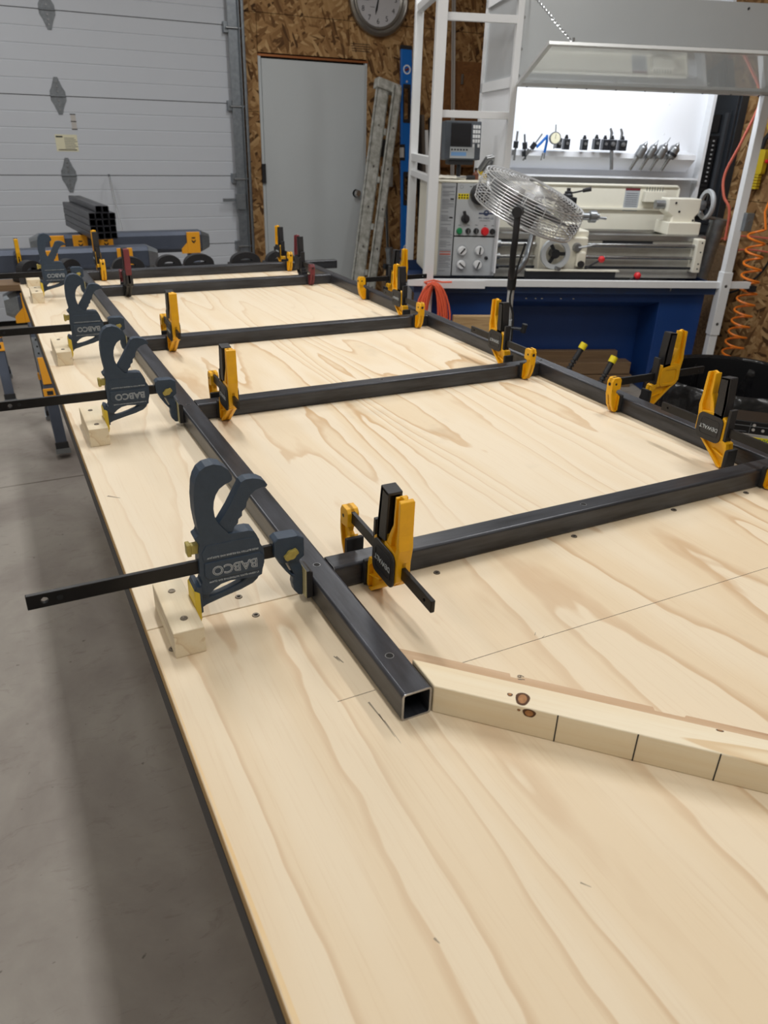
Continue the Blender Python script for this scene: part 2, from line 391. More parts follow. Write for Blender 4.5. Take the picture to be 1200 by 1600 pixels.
# ------------------------------------------------------------------ the setting
WY = 6.15; WX = 4.4; XL = -3.6; YF = -3.6
def setting():
    fl = struct(MB().box(XL, WX, YF, WY+.1, -.12, -.012).build('floor', 'joint'))
    xs = [XL, -1.8, 1.25, WX]; ys = [YF, -.1, 2.944, WY+.1]
    for i in range(3):
        for j in range(3):
            bx('slab', 'concrete', fl, xs[i]+.003, xs[i+1]-.003, ys[j]+.003, ys[j+1]-.003, -.012, 0, bevel=.003)
    struct(bx('ceiling', 'ceilpaint', None, XL-.1, WX+.1, YF-.1, WY+.1, CEIL, CEIL+.1))
    struct(bx('wall_left', 'wallpaint', None, XL-.1, XL, YF, WY+.1, 0, CEIL))
    struct(bx('wall_front', 'wallpaint', None, XL-.1, WX+.1, YF-.1, YF, 0, CEIL))
    # right wall: strand board sheets on a backing
    wr = struct(bx('wall_right', 'dark', None, WX+.014, WX+.1, YF, WY+.1, 0, CEIL))
    for y0, y1 in ((YF, -1.2), (-1.2, 0), (0, 1.22), (1.22, 2.44), (2.44, 3.66), (3.66, 4.88), (4.88, WY)):
        for z0, z1 in ((0, 1.13), (1.13, 2.35), (2.35, CEIL)):
            bx('osb_sheet', 'osb_right', wr, WX, WX+.013, y0+.002, y1-.002, z0+.002, z1-.002)
    text('stamp', 'WALL', .07, 'ink', wr, frame((WX-.0005, 3.13, .66), (0, -.25, -1), (-1, 0, 0)))
    # back wall
    wb = struct(bx('wall_back', 'dark', None, XL-.1, WX+.1, WY+.05, WY+.15, 0, CEIL))
    DX0, DX1, DZ = 1.915, 2.86, 2.0
    for x0, x1, z0, z1 in ((1.79, DX0-.01, 0, 1.6), (1.79, DX0-.01, 1.6, 2.29), (DX0-.01, 2.70, DZ+.02, 2.29), (2.70, DX1+.012, DZ+.02, 2.29), (DX1+.012, 3.90, 0, 2.29), (3.90, WX, 0, 2.29), (1.79, 2.70, 2.29, CEIL), (2.70, 3.90, 2.29, CEIL), (3.90, WX, 2.29, CEIL)):
        bx('osb_sheet', 'osb_back', wb, x0+.002, x1-.002, WY, WY+.013, z0+.002, z1-.002)
    for i in range(4): bx('stamp', 'ink', wb, 2.72+.005*i, 2.90, WY-.0008, WY, 2.13-.017*i, 2.135-.017*i)
    # entry door
    d = sempty('door_2', (DX0, WY, 0))
    W = DX1-DX0
    bx('door_slab', 'doorgrey', d, .012, W-.008, -.02, .02, .01, DZ-.02, bevel=.004)
    bx('head_strip', 'copper', d, -.01, W+.02, -.012, .012, DZ-.004, DZ+.011)
    for x0, x1 in ((-.012, .01), (W-.006, W+.014)): bx('jamb', 'doorgrey', d, x0, x1, -.008, .03, 0, DZ)
    for z in (1.06, .25): bx('hinge', 'rubber', d, -.02, .012, -.03, -.008, z, z+.15)
    k = MB(); k.rev([(0, -.075), (.02, -.075), (.03, -.062), (.03, -.05), (.014, -.04), (.012, -.02), (.034, -.02), (.034, -.012)], (.86, .0, .975), (0, 1, 0), 24)
    k.build('door_knob', 'chrome', d)
    # overhead sectional door
    g = sempty('door_1', (0, WY+.01, 0))
    zs = [.045, .58, 1.115, 1.65, 2.185, 2.72, 3.25]
    for a, b in zip(zs, zs[1:]):
        prof = [(.03, a+.003), (.0, a+.003)]
        nr = 5
        for i in range(1, nr):
            z = a+(b-a)*i/nr; prof += [(0, z-.005), (.0028, z-.001), (.0028, z+.001), (.0, z+.005)]
        prof += [(0, b-.003), (.03, b-.003)]
        MB().prism(prof, XL+.05, 1.69, 'YZ').build('door_panel', 'garage', g, smooth=0)
        bx('panel_seal', 'garageline', g, XL+.05, 1.69, .008, .03, b-.0025, b+.0025)
    for z, x in zip(zs[1:6], (.34, .355, .361, .37, .38)):
        for sgn in (1, -1):
            up = [(-.054, .004), (.054, .004), (.053, .03), (.036, .06), (.013, .122), (-.013, .122), (-.036, .06), (-.053, .03)]
            h = MB().prism([(x+p, z+sgn*q) for p, q in up], -.004, .0, 'XZ').build('hinge_leaf', 'hingegrey', g, smooth=0)
            for q in (.03, .06, .09): MB().cyl((x, -.009, z+sgn*q), (x, -.003, z+sgn*q), .006, n=8).build('rivet', 'satin', h)
        MB().cyl((x-.054, -.006, z), (x+.054, -.006, z), .007, n=10).build('hinge_pin', 'hingegrey', g)
    # track, jamb and rollers at the right edge of the door
    bx('track_angle', 'galv', g, 1.66, 1.735, -.06, -.052, 0, CEIL-.05)
    tr = MB(); tr.box(1.735, 1.74, -.10, -.05, 0, CEIL-.05); tr.box(1.755, 1.775, -.10, -.095, 0, CEIL-.05); tr.box(1.772, 1.777, -.10, -.05, 0, CEIL-.05); tr.build('track_channel', 'galv', g)
    bx('jamb_board', 'oldwood', g, 1.70, 1.785, -.035, -.005, 0, CEIL-.05)
    for z in zs[1:5]:
        MB().cyl((1.64, -.07, z-.02), (1.76, -.07, z-.02), .008, n=10).build('roller_stem', 'satin', g)
        bx('roller_bracket', 'galv', g, 1.63, 1.69, -.05, .0, z-.05, z+.02)
    bx('slide_latch', 'galv', g, 1.64, 1.72, -.085, -.06, .86, .98); bx('latch_bolt', 'galv', g, 1.53, 1.64, -.075, -.068, .92, .945)
    # printed labels
    lb = bx('warning_label', 'paper', g, .296, .452, -.0015, 0, 1.282, 1.396)
    for i in range(7): bx('print_line', 'printgrey', lb, .36, .43+.01*(i % 3), -.0022, -.0015, 1.37-.0115*i, 1.374-.0115*i)
    bx('print_line', 'ink', lb, .302, .35, -.0022, -.0015, 1.376, 1.386); bx('print_line', 'ink', lb, .31, .44, -.0022, -.0015, 1.289, 1.295)
    lb2 = bx('size_label', 'papergrey', g, .427, .462, -.0015, 0, 1.43, 1.535)
    for z in (1.43, 1.482, 1.53): bx('print_line', 'ink', lb2, .424, .464, -.0022, -.0015, z, z+.006)
setting()

def lamps():
    for i, (x, y, pw) in enumerate(LIGHT_SPOTS):
        where = ['above the table middle', 'near the overhead door', 'right of the table', 'above the lathe', 'above the camera side of the table', 'behind the camera on the right', 'over the open floor on the left', 'at the front left corner'][i]
        t = thing('ceiling_lamp', 'long white ceiling strip lamp '+where, 'lamp', (x, y, CEIL-.09), 0, 'ceiling strip lamps')
        bx('lamp_housing', 'lamp', t, -.09, .09, -.62, .62, .03, .088)
        ld = bpy.data.lights.new('strip_light', 'AREA'); ld.shape = 'RECTANGLE'; ld.size = .16; ld.size_y = 1.2; ld.energy = pw; ld.color = (1.0, .988, .968)
        lo = bpy.data.objects.new('strip_light', ld); COL.objects.link(lo); lo.parent = t; lo.location = (0, 0, .02)
lamps()

# ------------------------------------------------------------------ the work table
def table():
    t = thing('work_table', 'long plywood work table with two sheets and black steel edge', 'table', (0, 0, T))
    X0, X1, YN, YS, YE = -.225, .998, -2.12, .294, 2.885
    a = bx('plywood_sheet', 'ply', t, X0, X1, YN, YS-.0008, -.018, 0, bevel=.0012)
    b = bx('plywood_sheet', 'ply2', t, X0, X1, YS+.0008, YE, -.018, 0, bevel=.0012)
    bx('sheet_edge', 'plyedge', a, X0-.0006, X0+.002, YN, YS, -.0175, -.0015)
    bx('sheet_edge', 'plyedge', b, X0-.0006, X0+.002, YS, YE, -.0175, -.0015)
    for sh, y0, y1 in ((a, YN, YS-.06),):
        n_ = 26; pts = [(X0+.0015, y0), (X0+.0015, y1)]+[(X0+.0016+(.0045+.003*abs(math.sin(3.1*i+y0)))*min(1, i/8), y1+(y0-y1)*i/n_) for i in range(n_+1)]
        MB().prism(pts, -.0005, .0002, 'XY').build('stained_edge', 'plyband', sh)
    bx('edge_rail', 'edgeblack', t, X0-.0012, X0+.04, YN, YE, -.057, -.018); bx('edge_rail', 'edgeblack', t, X1-.04, X1, YN, YE, -.057, -.018)
    for y in (-1.9, -.9, .27, 1.4, YE-.05): bx('cross_rail', 'edgeblack', t, X0+.04, X1-.04, y, y+.04, -.057, -.018)
    for x in (.12, .66):
        for y in (-1.7, 1.0, 2.0): bx('leg', 'edgeblack', t, x, x+.04, y, y+.04, -T, -.057)
    for x, y in ((-.092, .321), (-.084, .268), (-.197, .262), (-.203, .24), (.703, .273), (.889, .271), (.47, .268), (.2, .262)):
        sc = MB().rev([(0, .0002), (.002, .0002), (.0026, .0012), (.0048, .0012), (.0054, 0)], (x, y, 0), n=14).build('screw', 'screw', t)
        MB().prism([(x-.003, y-.0006), (x+.003, y-.0006), (x+.003, y+.0006), (x-.003, y+.0006)], .0004, .0013, 'XY').build('screw_slot', 'ink', sc)
    for x0, x1 in ((-.052, -.003), (.115, X1)):
        bx('pencil_line', 'pencil', t, x0, x1, .0605, .0613, 0, .00015)
    for x0, y0, x1, y1, wd in ((-.0195, .045, -.0175, .008, .0024), (-.0175, .022, -.0175, -.018, .0016), (-.0165, .010, -.016, -.030, .0009), (-.0205, .139, -.0165, .124, .0035), (-.0225, .141, -.020, .128, .0015), (-.209, .731, -.19, .714, .004), (.24, .07, .245, .075, .0012), (.245, .061, .252, .064, .001), (.05, -.25, .056, -.258, .0014), (-.095, -.238, -.093, -.244, .002)):
        d = Vector((x1-x0, y1-y0, 0)); nn = Vector((-d.y, d.x, 0)).normalized()*wd/2
        MB().prism([(x0+nn.x, y0+nn.y), (x1+nn.x*.3, y1+nn.y*.3), (x1-nn.x*.3, y1-nn.y*.3), (x0-nn.x, y0-nn.y)], 0, .00012, 'XY').build('scuff_mark', 'smudge', t)
table()

S = .0381
def sq_tube(mb, length, axis):
    """hollow square tube with rounded corners, from the origin along axis, occupying [0,S] across"""
    outer = rrect(0, S, 0, S, .0045, 3); inner = rrect(.0028, S-.0028, .0028, S-.0028, .002, 3); n = len(outer)
    def P(p, t): return (p[0], t, p[1]) if axis == 'Y' else (t, p[0], p[1])
    vs = [P(p, 0) for p in outer]+[P(p, length) for p in outer]+[P(p, 0) for p in inner]+[P(p, length) for p in inner]
    fs = []
    for i in range(n):
        j = (i+1) % n
        fs += [(i, j, j+n, i+n), (2*n+i, 3*n+i, 3*n+j, 2*n+j), (i, 2*n+i, 2*n+j, j), (n+i, n+j, 3*n+j, 3*n+i)]
    mb.add(vs, fs)
def flat_faces(o):
    for p in o.data.polygons: p.use_smooth = p.area < .0026*max(.2, (o.data.vertices[p.vertices[0]].co-o.data.vertices[p.vertices[2]].co).length)
    return o
def frame_tube(label, x, y, length, axis, holes=(), ends=(True, True), z=T):
    t = thing('steel_tube', label, 'steel tube', (x, y, z), 0, 'square tubes of the frame')
    m = MB(); sq_tube(m, length, axis); flat_faces(m.build('tube_wall', 'steel_y' if axis == 'Y' else 'steel_x', t, smooth=40))
    outer = rrect(0, S, 0, S, .0045, 3); inner = rrect(.0026, S-.0026, .0026, S-.0026, .002, 3)
    for e, tt in zip(ends, (0, length)):
        if e:
            a, b = (tt-.0004, tt+.0006) if tt == 0 else (tt-.0006, tt+.0004)
            if axis == 'Y': MB().prism(outer, a, b, 'XZ', [inner]).build('cut_end', 'cutend', t, smooth=30)
            else: MB().prism(outer, a, b, 'YZ', [inner]).build('cut_end', 'cutend', t, smooth=30)
    for h in holes:
        p = (S/2, h) if axis == 'Y' else (h, S/2)
        MB().prism(disc(p[0], p[1], .0055, 20), S-.0002, S+.0004, 'XY', [disc(p[0], p[1], .0046, 20)]).build('hole_rim', 'satin', t)
        MB().cyl((p[0], p[1], S-.006), (p[0], p[1], S+.0003), .0047, n=20).build('drilled_hole', 'dark', t)
    # long corner highlights come from the rounded corners themselves
    return t
CY = [.280, 1.051, 1.678, 2.519, 2.877]
XR = .988
def frame_parts():
    frame_tube('long left square steel rail with open cut end nearest the camera', 0, 0, 2.8765, 'Y', (.069, .299, 1.06, 1.70, 2.535))
    frame_tube('long right square steel rail on the lathe side', XR, 0, 2.8765, 'Y', (.3, 1.07, 1.70, 2.535))
    names = ['nearest steel cross tube, just past the long pencil line', 'second steel cross tube, across the middle of the table', 'third steel cross tube, one bay before the two far tubes', 'fourth steel cross tube, the nearer of the two close together at the far end', 'farthest steel cross tube, sticking out past both rails']
    for i, y in enumerate(CY):
        if i < 4: frame_tube(names[i], S+.0008, y, XR-S-.0016, 'X', (.47,) if i < 3 else ())
        else: frame_tube(names[i], -.222, y, 1.395, 'X', ())
frame_parts()

def board():
    # 45 degree stop board, local x along its length from the mitred end
    t = thing('stop_board', 'light pine stop board with knots lying at an angle against the rail end', 'board', (.0405, -.001, T), R(-45))
    Ln = 1.05; Wd = .0385
    pts = [(0, 0), (Ln, 0), (Ln, Wd), (-Wd+.001, Wd)]
    MB().prism(pts, 0, .038, 'XY').build('board_body', 'pine', t, bevel=.0014)
    for i, x in enumerate((.1387, .2225, .304, .386, .47)):
        bx('pencil_mark', 'ink', t, x-.0007, x+.0007, -.0003, .0005, .0005, .0375)
    # knots
    def knot(cx, cy, rx, ry, name, top=True):
        o = [(cx+rx*math.cos(a)*(1+.1*math.sin(3*a)), cy+ry*math.sin(a)*(1+.08*math.cos(2*a))) for a in [2*math.pi*i/18 for i in range(18)]]
        i_ = [(cx+rx*.62*math.cos(a), cy+ry*.66*math.sin(a)) for a in [2*math.pi*i/18 for i in range(18)]]
        if top:
            k = MB().prism(o, .0375, .0383, 'XY').build('knot', 'knotdark', t); MB().prism(i_, .0378, .0385, 'XY').build('knot_heart', 'knot', k)
        else:
            k = MB().prism(o, -.0003, .0005, 'XZ').build('knot', 'knotdark', t); MB().prism(i_, -.0005, .0003, 'XZ').build('knot_heart', 'knot', k)
    knot(.098, .0125, .0078, .0115, 'k'); knot(.0835, .015, .003, .0028, 'k'); knot(.108, .0315, .0072, .0058, 'k', False); knot(.0965, .0325, .0018, .0016, 'k', False)
    knot(.305, .0355, .004, .0015, 'k')
    # thin strip lying on the table behind the board
    s = thing('wood_strip', 'thin brownish wooden strip lying flat behind the angled pine board', 'wood strip', (.0405, -.001, T), R(-45))
    MB().prism([(.0, .0392), (.9, .0392), (.9, .094), (.28, .094), (.278, .090), (.245, .090), (.243, .096), (.09, .097), (.088, .092), (.075, .092), (.073, .098), (-.03, .0985), (-.088, .0985), (-.04, .0392)], 0, .0015, 'XY').build('strip_body', 'strip', s)
    text('stamp', '19', .012, 'pencil', s, frame((.088, .0945, .0016), (-.3, 1, 0), (0, 0, 1)), depth=.0001)
board()

def blocks():
    labels = ['pine block nearest the camera on the left table edge', 'second pine block along the left table edge', 'third pine block along the left table edge', 'farthest pine block on the left table edge']
    for i, (y0, y1) in enumerate(((.218, .345), (.979, 1.13), (1.612, 1.785), (2.478, 2.61))):
        t = thing('pine_block', labels[i], 'wood block', (-.204, y0, T), 0, 'pine stop blocks')
        bx('block_body', 'pine_y', t, 0, .039, 0, y1-y0, 0, .038, bevel=.0014)
        for yy in (.028, y1-y0-.03):
            sc = MB().rev([(0, .0385), (.0022, .0385), (.003, .0392), (.0045, .0392), (.005, .038)], (.02, yy, 0), n=14).build('screw', 'screw', t)
blocks()

# ------------------------------------------------------------------ slate blue ratchet spreader clamps
BODY = [(13.5, 70.1), (11.5, 82.2), (11.7, 94.4), (12.7, 114.9), (14.4, 126.4), (9.1, 132.7), (9.3, 135.2), (13.6, 137.6), (15.0, 141.4), (13.6, 151.7), (12.1, 168.4), (12.5, 189.3), (14.8, 207.8), (17.7, 216.6), (22.7, 225.0), (30.2, 229.8), (40.3, 231.2), (50.2, 227.9), (58.4, 220.3), (62.1, 212.5), (62.0, 207.0), (58.9, 204.4), (52.8, 202.3), (45.1, 197.4), (40.2, 190.3), (37.0, 181.2), (35.8, 171.7), (36.5, 161.7), (38.9, 152.9), (41.5, 148.2), (52.6, 133.1), (60.2, 131.9), (78.8, 131.6), (85.7, 129.2), (88.6, 124.2), (92.2, 115.6), (93.4, 108.3), (97.1, 102.1), (98.0, 96.5), (97.7, 80.3), (94.8, 70.1), (93.6, 62.2), (88, 60), (70, 61.5), (50, 63), (38, 61), (29, 56), (22, 50), (10.5, 50.0), (6.2, 55.8), (4.7, 64.4), (12.3, 66)]
STRUT = [(96.5, 74), (93.6, 61.2), (89.1, 53.1), (82.3, 47.5), (65.7, 41.7), (41.3, 36.2), (17.2, 29.9), (10.2, 26.3), (9, 52), (22, 52), (22.5, 43.5), (26.3, 43.2), (37.4, 45.0), (50, 48.5), (66, 54), (78, 62), (86, 74)]
BHOLE = [(22.5, 47.8), (26.7, 52.1), (36.5, 56.8), (49.1, 58.1), (56.2, 57.1), (48.7, 51.8), (37.4, 48.3), (26.3, 46.2)]
LEVER = [(41.5, 148.2), (54.9, 167.8), (66.8, 188.4), (73.5, 200.1), (79.7, 203.0), (88.8, 203.0), (97.9, 200.5), (104.6, 196.0), (107.9, 190.5), (105.8, 187.6), (100.4, 188.6), (91.0, 185.5), (84.5, 180.1), (79.4, 171.2), (78.3, 164.8), (72.6, 159.2), (72.3, 153.4), (67.4, 149.4), (66.3, 143.7), (61.4, 139.7), (58.7, 132.6), (52.6, 133.1)]
JAW = [(112.1, 100.4), (114.4, 106.8), (121.1, 109.8), (142.5, 108.5), (152.4, 102.0), (154.8, 98.7), (154.4, 75.8), (147.4, 70.1), (152, 58.9), (154, 42.6), (153, 9.9), (146.9, 11.6), (140.2, 20.6), (137.9, 32.8), (139.0, 41.2), (129.1, 54.1), (119.6, 69.5), (113.5, 83.8), (111.8, 91.5)]
JHOLE = [(127.9, 69.3), (132.1, 68.3), (138.4, 51.7), (140.8, 47.3), (136.6, 49.3)]
mm = lambda L_: [(a/1000, b/1000) for a, b in L_]
def blue_clamp(labels, spots):
    t = thing('ratchet_clamp', labels[0], 'clamp', (-.165, spots[0], T), 0, 'slate blue ratchet clamps')
    Y = -.012                                         # front face
    b = MB().prism(mm(BODY), -.011, .011, 'XZ').build('clamp_body', 'blueclamp', t, bevel=.0025)
    MB().prism(mm(STRUT), -.006, .006, 'XZ').build('lower_strut', 'blueclamp', b, bevel=.002)
    # moulded detail on both faces
    for s in (-1, 1):
        ridge = [(18, 97), (92, 97.5), (97, 92), (96, 74), (90, 71), (22, 72), (17, 78)]
        MB().prism(mm(ridge), s*.0105, s*.0128, 'XZ').build('raised_band', 'blueclamp', b, bevel=.0012)
        MB().prism(mm([(17, 100), (88, 101), (91, 112), (86, 121), (60, 122), (22, 122), (16, 112)]), s*.0105, s*.0118, 'XZ').build('side_cheek', 'blueclamp', b, bevel=.001)
    MB().prism([(1.5/1000, 26/1000), (10.4/1000, 27/1000), (10.4/1000, 66/1000), (4/1000, 68/1000), (1.5/1000, 62/1000)], -.017, .017, 'XZ').build('foot_bracket', 'blueclamp', b, bevel=.0012)
    MB().prism([(0, .012), (.0045, .010), (.0075, .02), (.0075, .058), (.002, .062), (0, .06)], -.019, .019, 'XZ').build('foot_pad', 'padyellow', t, bevel=.0012)
    lv = MB(); lv.prism(mm(LEVER), -.0085, .0085, 'XZ'); lv.build('lever', 'blueclamp', t, bevel=.0025)
    bar = MB().prism([(-.192, .0785), (.125, .0785), (.125, .0975), (-.192, .0975)], -.0032, .0032, 'XZ', [disc(-.172, .088, .0042, 12)]).build('bar', 'barblack', t, bevel=.0008)
    MB().cyl((-.155, -.0036, .088), (-.155, .0036, .088), .0036, n=12).build('stop_pin', 'darksteel', bar)
    jm = MB(); jm.prism(mm(JAW), -.0065, .0065, 'XZ', [mm(JHOLE)]); jm.prism(mm([(112, 84), (112, 106), (118, 110), (146, 109), (155, 104), (155, 76), (148, 71), (122, 70)]), -.0108, .0108, 'XZ'); j = jm.build('jaw', 'blueclamp', t, bevel=.0018)
    MB().prism([(.1528, .012), (.1552, .01), (.1552, .054), (.1532, .057)], -.0165, .0165, 'XZ').build('pad_rim', 'palerim', j, bevel=.0006)
    MB().prism([(.1550, .009), (.1648, .009), (.1648, .05), (.1600, .053), (.1550, .053)], -.0165, .0165, 'XZ').build('jaw_pad', 'blackplastic', j, bevel=.0012)
    st = []
    for i in range(16):
        a = 2*math.pi*i/16+.5; r = .0105 if (i % 8) in (0, 1, 7) else .0068; st.append((.1351+r*math.cos(a), .0832+r*math.sin(a)))
    MB().prism(st, -.0155, -.0100, 'XZ').build('wing_knob', 'olive', j, bevel=.001)
    MB().prism(st, .0100, .0155, 'XZ').build('wing_knob', 'olive', j, bevel=.001)
    bt = MB(); bt.box(.004, .016, -.0055, .0055, .1095, .1225); bt.box(-.001, .0045, -.0068, .0068, .1075, .1245); bt.build('release_button', 'olive', t, bevel=.0012)
    # lettering stands upside down on the camera side
    X = lambda x, z: frame((x, -.0129, z), (-1, 0, 0), (0, -1, 0))
    text('lettering', 'BABCO', .0185, 'clampprint', t, X(.0575, .0840), outline=.0004); text('lettering', 'BABCO', .0185, 'blueclamp', t, frame((.0575, -.0132, .0840), (-1, 0, 0), (0, -1, 0)), outline=-.0005)
    text('lettering', 'PRESS BUTTON TO RELEASE AND SLIDE JAW', .0034, 'clampprint', t, frame((.056, -.0121, .1035), (-1, 0, 0), (0, -1, 0)))
    text('lettering', '6"-150MM QUICK RATCHETING BAR CLAMP', .0034, 'clampprint', t, frame((.056, -.0113, .0675), (-1, 0, 0), (0, -1, 0)))
    for lab, y in zip(labels[1:], spots[1:]):
        c = copy_tree(t); c.location = (-.165, y, T); c['label'] = lab
blue_clamp(['slate blue ratchet clamp nearest the camera, BABCO printed upside down', 'second slate blue ratchet clamp from the camera on the left rail', 'third slate blue ratchet clamp from the camera on the left rail', 'farthest slate blue ratchet clamp on the left rail'], [.281, 1.04, 1.672, 2.56])

# ------------------------------------------------------------------ trigger bar clamps
def trigger_clamp(label, loc, rotz, gap=.042, out=.17, pitch=0.0, colour='yellow', plates=(-1, 1), group='yellow trigger clamps', word=True, z=T, name='trigger_clamp'):
    """local x points away from the clamped tube, x=0 is the sliding pad face, the fixed jaw pad face is at x=-gap"""
    yel = colour == 'yellow'
    cb, cj, ch, cl, cp = ('yellow', 'yellow', 'yellow', 'blackplastic', 'blackplastic') if yel else ('blackplastic', 'maroon', 'maroon', 'blackplastic', 'blackplastic')
    t = thing(name, label, 'clamp', (loc[0], loc[1], z+.001), (0, pitch, rotz), group)
    b = MB()
    b.prism(mm([(9, 40), (9, 6), (15, 1), (23, 1), (74, 44), (90, 53), (95, 62), (95, 92), (86, 103), (60, 107), (33, 104), (25, 97), (23, 58), (12, 54)]), -.004, .004, 'XZ')
    b.prism(mm([(23, 50), (86, 50), (95, 62), (95, 92), (86, 103), (60, 107), (33, 104), (25, 97)]), -.0105, .0105, 'XZ')
    b.prism(mm([(9, 40), (9, 6), (14, 3), (14, 40), (26, 52), (26, 58), (12, 54)]), -.0105, .0105, 'XZ')      # pad flange
    b.prism(mm([(14, 3), (15, 1), (23, 1), (74, 44), (90, 53), (84, 55), (70, 48), (21, 6)]), -.0105, .0105, 'XZ')  # lower flange
    b.prism(mm([(12, 22), (44, 32), (44, 35), (12, 25)]), -.009, .009, 'XZ')
    bo = b.build('clamp_body', cb, t, bevel=.0012)
    MB().prism(mm([(0, 4), (8, 2), (9.2, 8), (9.2, 40), (7, 44), (0, 44)]), -.014, .014, 'XZ').build('sliding_pad', 'rubber', bo, bevel=.0015)
    h = MB()
    h.prism(mm([(58, 104), (86, 100), (94, 92), (97, 112), (94, 134), (92, 182), (85, 186), (75, 183), (75, 140), (66, 122)]), -.003, .003, 'XZ')
    h.prism(mm([(86, 100), (95, 90), (98, 112), (95.5, 134), (93.5, 182), (87.5, 184), (89, 134), (90, 114)]), -.0105, .0105, 'XZ')
    h.prism(mm([(58, 104), (70, 103), (72, 120), (79, 140), (79, 182), (75, 183), (74, 141), (65, 123)]), -.0085, .0085, 'XZ')
    h.build('grip_handle', ch, t, bevel=.0012)
    lv = MB()
    lv.prism(mm([(33, 100), (40, 100), (40, 130), (43, 180), (37, 182), (33, 132)]), -.0105, .0105, 'XZ')
    for s in (-1, 1): lv.prism(mm([(33, 96), (58, 100), (58, 128), (60, 180), (38, 182), (33, 132)]), s*.0105, s*.0075, 'XZ')
    lv.prism(mm([(38, 178), (60, 176), (60, 180), (38, 183)]), -.0105, .0105, 'XZ')
    lv.build('trigger_lever', cl, t, bevel=.001)
    bx('release_tab', cl, t, .018, .0245, -.009, .009, .050, .122, bevel=.001)
    for s in plates:
        p = MB().prism(rrect(.028, .091, .047, .101, .012), s*.0105, s*.0135, 'XZ').build('side_cover', cp, bo, bevel=.001)
        MB().prism(rrect(.036, .083, .056, .092, .006), s*.0130, s*.0142, 'XZ', [rrect(.0385, .0805, .0585, .0895, .005)]).build('cover_rib', cp, bo)
        if yel and word:
            text('lettering', 'DEWALT', .0115, 'clampprint', t, frame((.0595, s*.0140, .074), (s, 0, 0), (0, s, 0)) if s > 0 else frame((.0595, s*.0140, .074), (-1, 0, 0), (0, -1, 0)))
    if len(plates) == 1:
        s = -plates[0]
        MB().prism(rrect(.030, .089, .050, .099, .012), s*.0103, s*.0122, 'XZ', [rrect(.038, .081, .057, .091, .007)]).build('cover_rib', cb, bo, bevel=.0006)
    # fixed jaw, mirrored along x
    mj = lambda L_: [(-gap-a/1000, c/1000) for a, c in L_]
    j = MB(); prof = [(8, 5), (12, 1), (20, 2), (31, 20), (37, 45), (38, 78), (33, 87), (15, 87), (10, 81), (13, 62), (16, 48), (10, 45), (8, 40)]
    j.prism(mj(prof), -.004, .004, 'XZ')
    j.prism(mj([(10, 58), (37, 54), (38, 78), (33, 87), (15, 87), (10, 81)]), -.0095, .0095, 'XZ')
    j.prism(mj([(12, 1), (20, 2), (31, 20), (37, 45), (37.5, 60), (32, 60), (31, 45), (26, 24), (17, 6), (10, 4)]), -.0095, .0095, 'XZ')
    j.prism(mj([(8, 5), (12, 3), (12, 44), (8, 40)]), -.0095, .0095, 'XZ')
    jo = j.build('fixed_jaw', cj, t, bevel=.0012)
    MB().prism(mj([(0, 3), (8.3, 2), (8.3, 43), (0, 44)]), -.014, .014, 'XZ').build('fixed_pad', 'rubber', jo, bevel=.0015)
    for s in (-1, 1): MB().prism(disc(-gap-.026, .072, .003, 10), s*.0094, s*.0098, 'XZ').build('pin', 'ink', jo)
    MB().prism(disc(0, .072, .0042, 10), -gap-.0387, -gap-.0380, 'YZ').build('pin', 'ink', jo)
    bar = MB().prism([(-gap-.033, .0655), (out, .0655), (out, .0835), (-gap-.033, .0835)], -.003, .003, 'XZ', [disc(out-.018, .0745, .0025, 10)]).build('bar', 'barblack', t, bevel=.0008)
    return t
PI2 = math.pi/2
trigger_clamp('yellow and black trigger clamp nearest the camera, on the nearest cross tube', (.096, CY[0]), -PI2, gap=.055, out=.175, pitch=R(3))
trigger_clamp('yellow and black trigger clamp on the left end of the second cross tube', (.094, CY[1]), -PI2, gap=.045, out=.13, pitch=R(2))
trigger_clamp('yellow and black trigger clamp on the left end of the third cross tube', (.115, CY[2]), -PI2, gap=.045, out=.13, pitch=R(2))
trigger_clamp('yellow trigger clamp at the right end of the nearest cross tube, DEWALT readable upside down', (.944, CY[0]+S+.042), PI2, gap=S+.042, out=.20, plates=(-1, 1))
trigger_clamp('yellow trigger clamp at the right end of the second cross tube', (.934, CY[1]+S+.03), PI2, gap=S+.03, out=.20)
trigger_clamp('yellow trigger clamp at the right end of the third cross tube', (.945, CY[2]+S+.03), PI2, gap=S+.03, out=.18)
trigger_clamp('yellow trigger clamp gripping the right rail beside the black bin, plain yellow side', (XR+S+.045, .735), 0, gap=S+.045, out=.19, plates=(1,))
trigger_clamp('yellow and black trigger clamp gripping the right rail before the ladder', (XR+S+.04, 2.16), 0, gap=S+.04, out=.19)
trigger_clamp('yellow trigger clamp on the farthest tube near the right rail', (.925, CY[4]+S+.01), PI2, gap=S+.01, out=.14)
trigger_clamp('yellow trigger clamp on the farthest tube near the left rail', (.1, CY[4]+S+.01), PI2, gap=S+.01, out=.14)
trigger_clamp('maroon and black trigger clamp on the fourth cross tube near the left rail', (.135, CY[3]), -PI2, gap=.045, out=.08, colour='maroon', group='maroon trigger clamps')
trigger_clamp('maroon and black trigger clamp on the fourth cross tube near the right rail', (.89, CY[3]+S+.02), PI2, gap=S+.02, out=.1, colour='maroon', group='maroon trigger clamps')
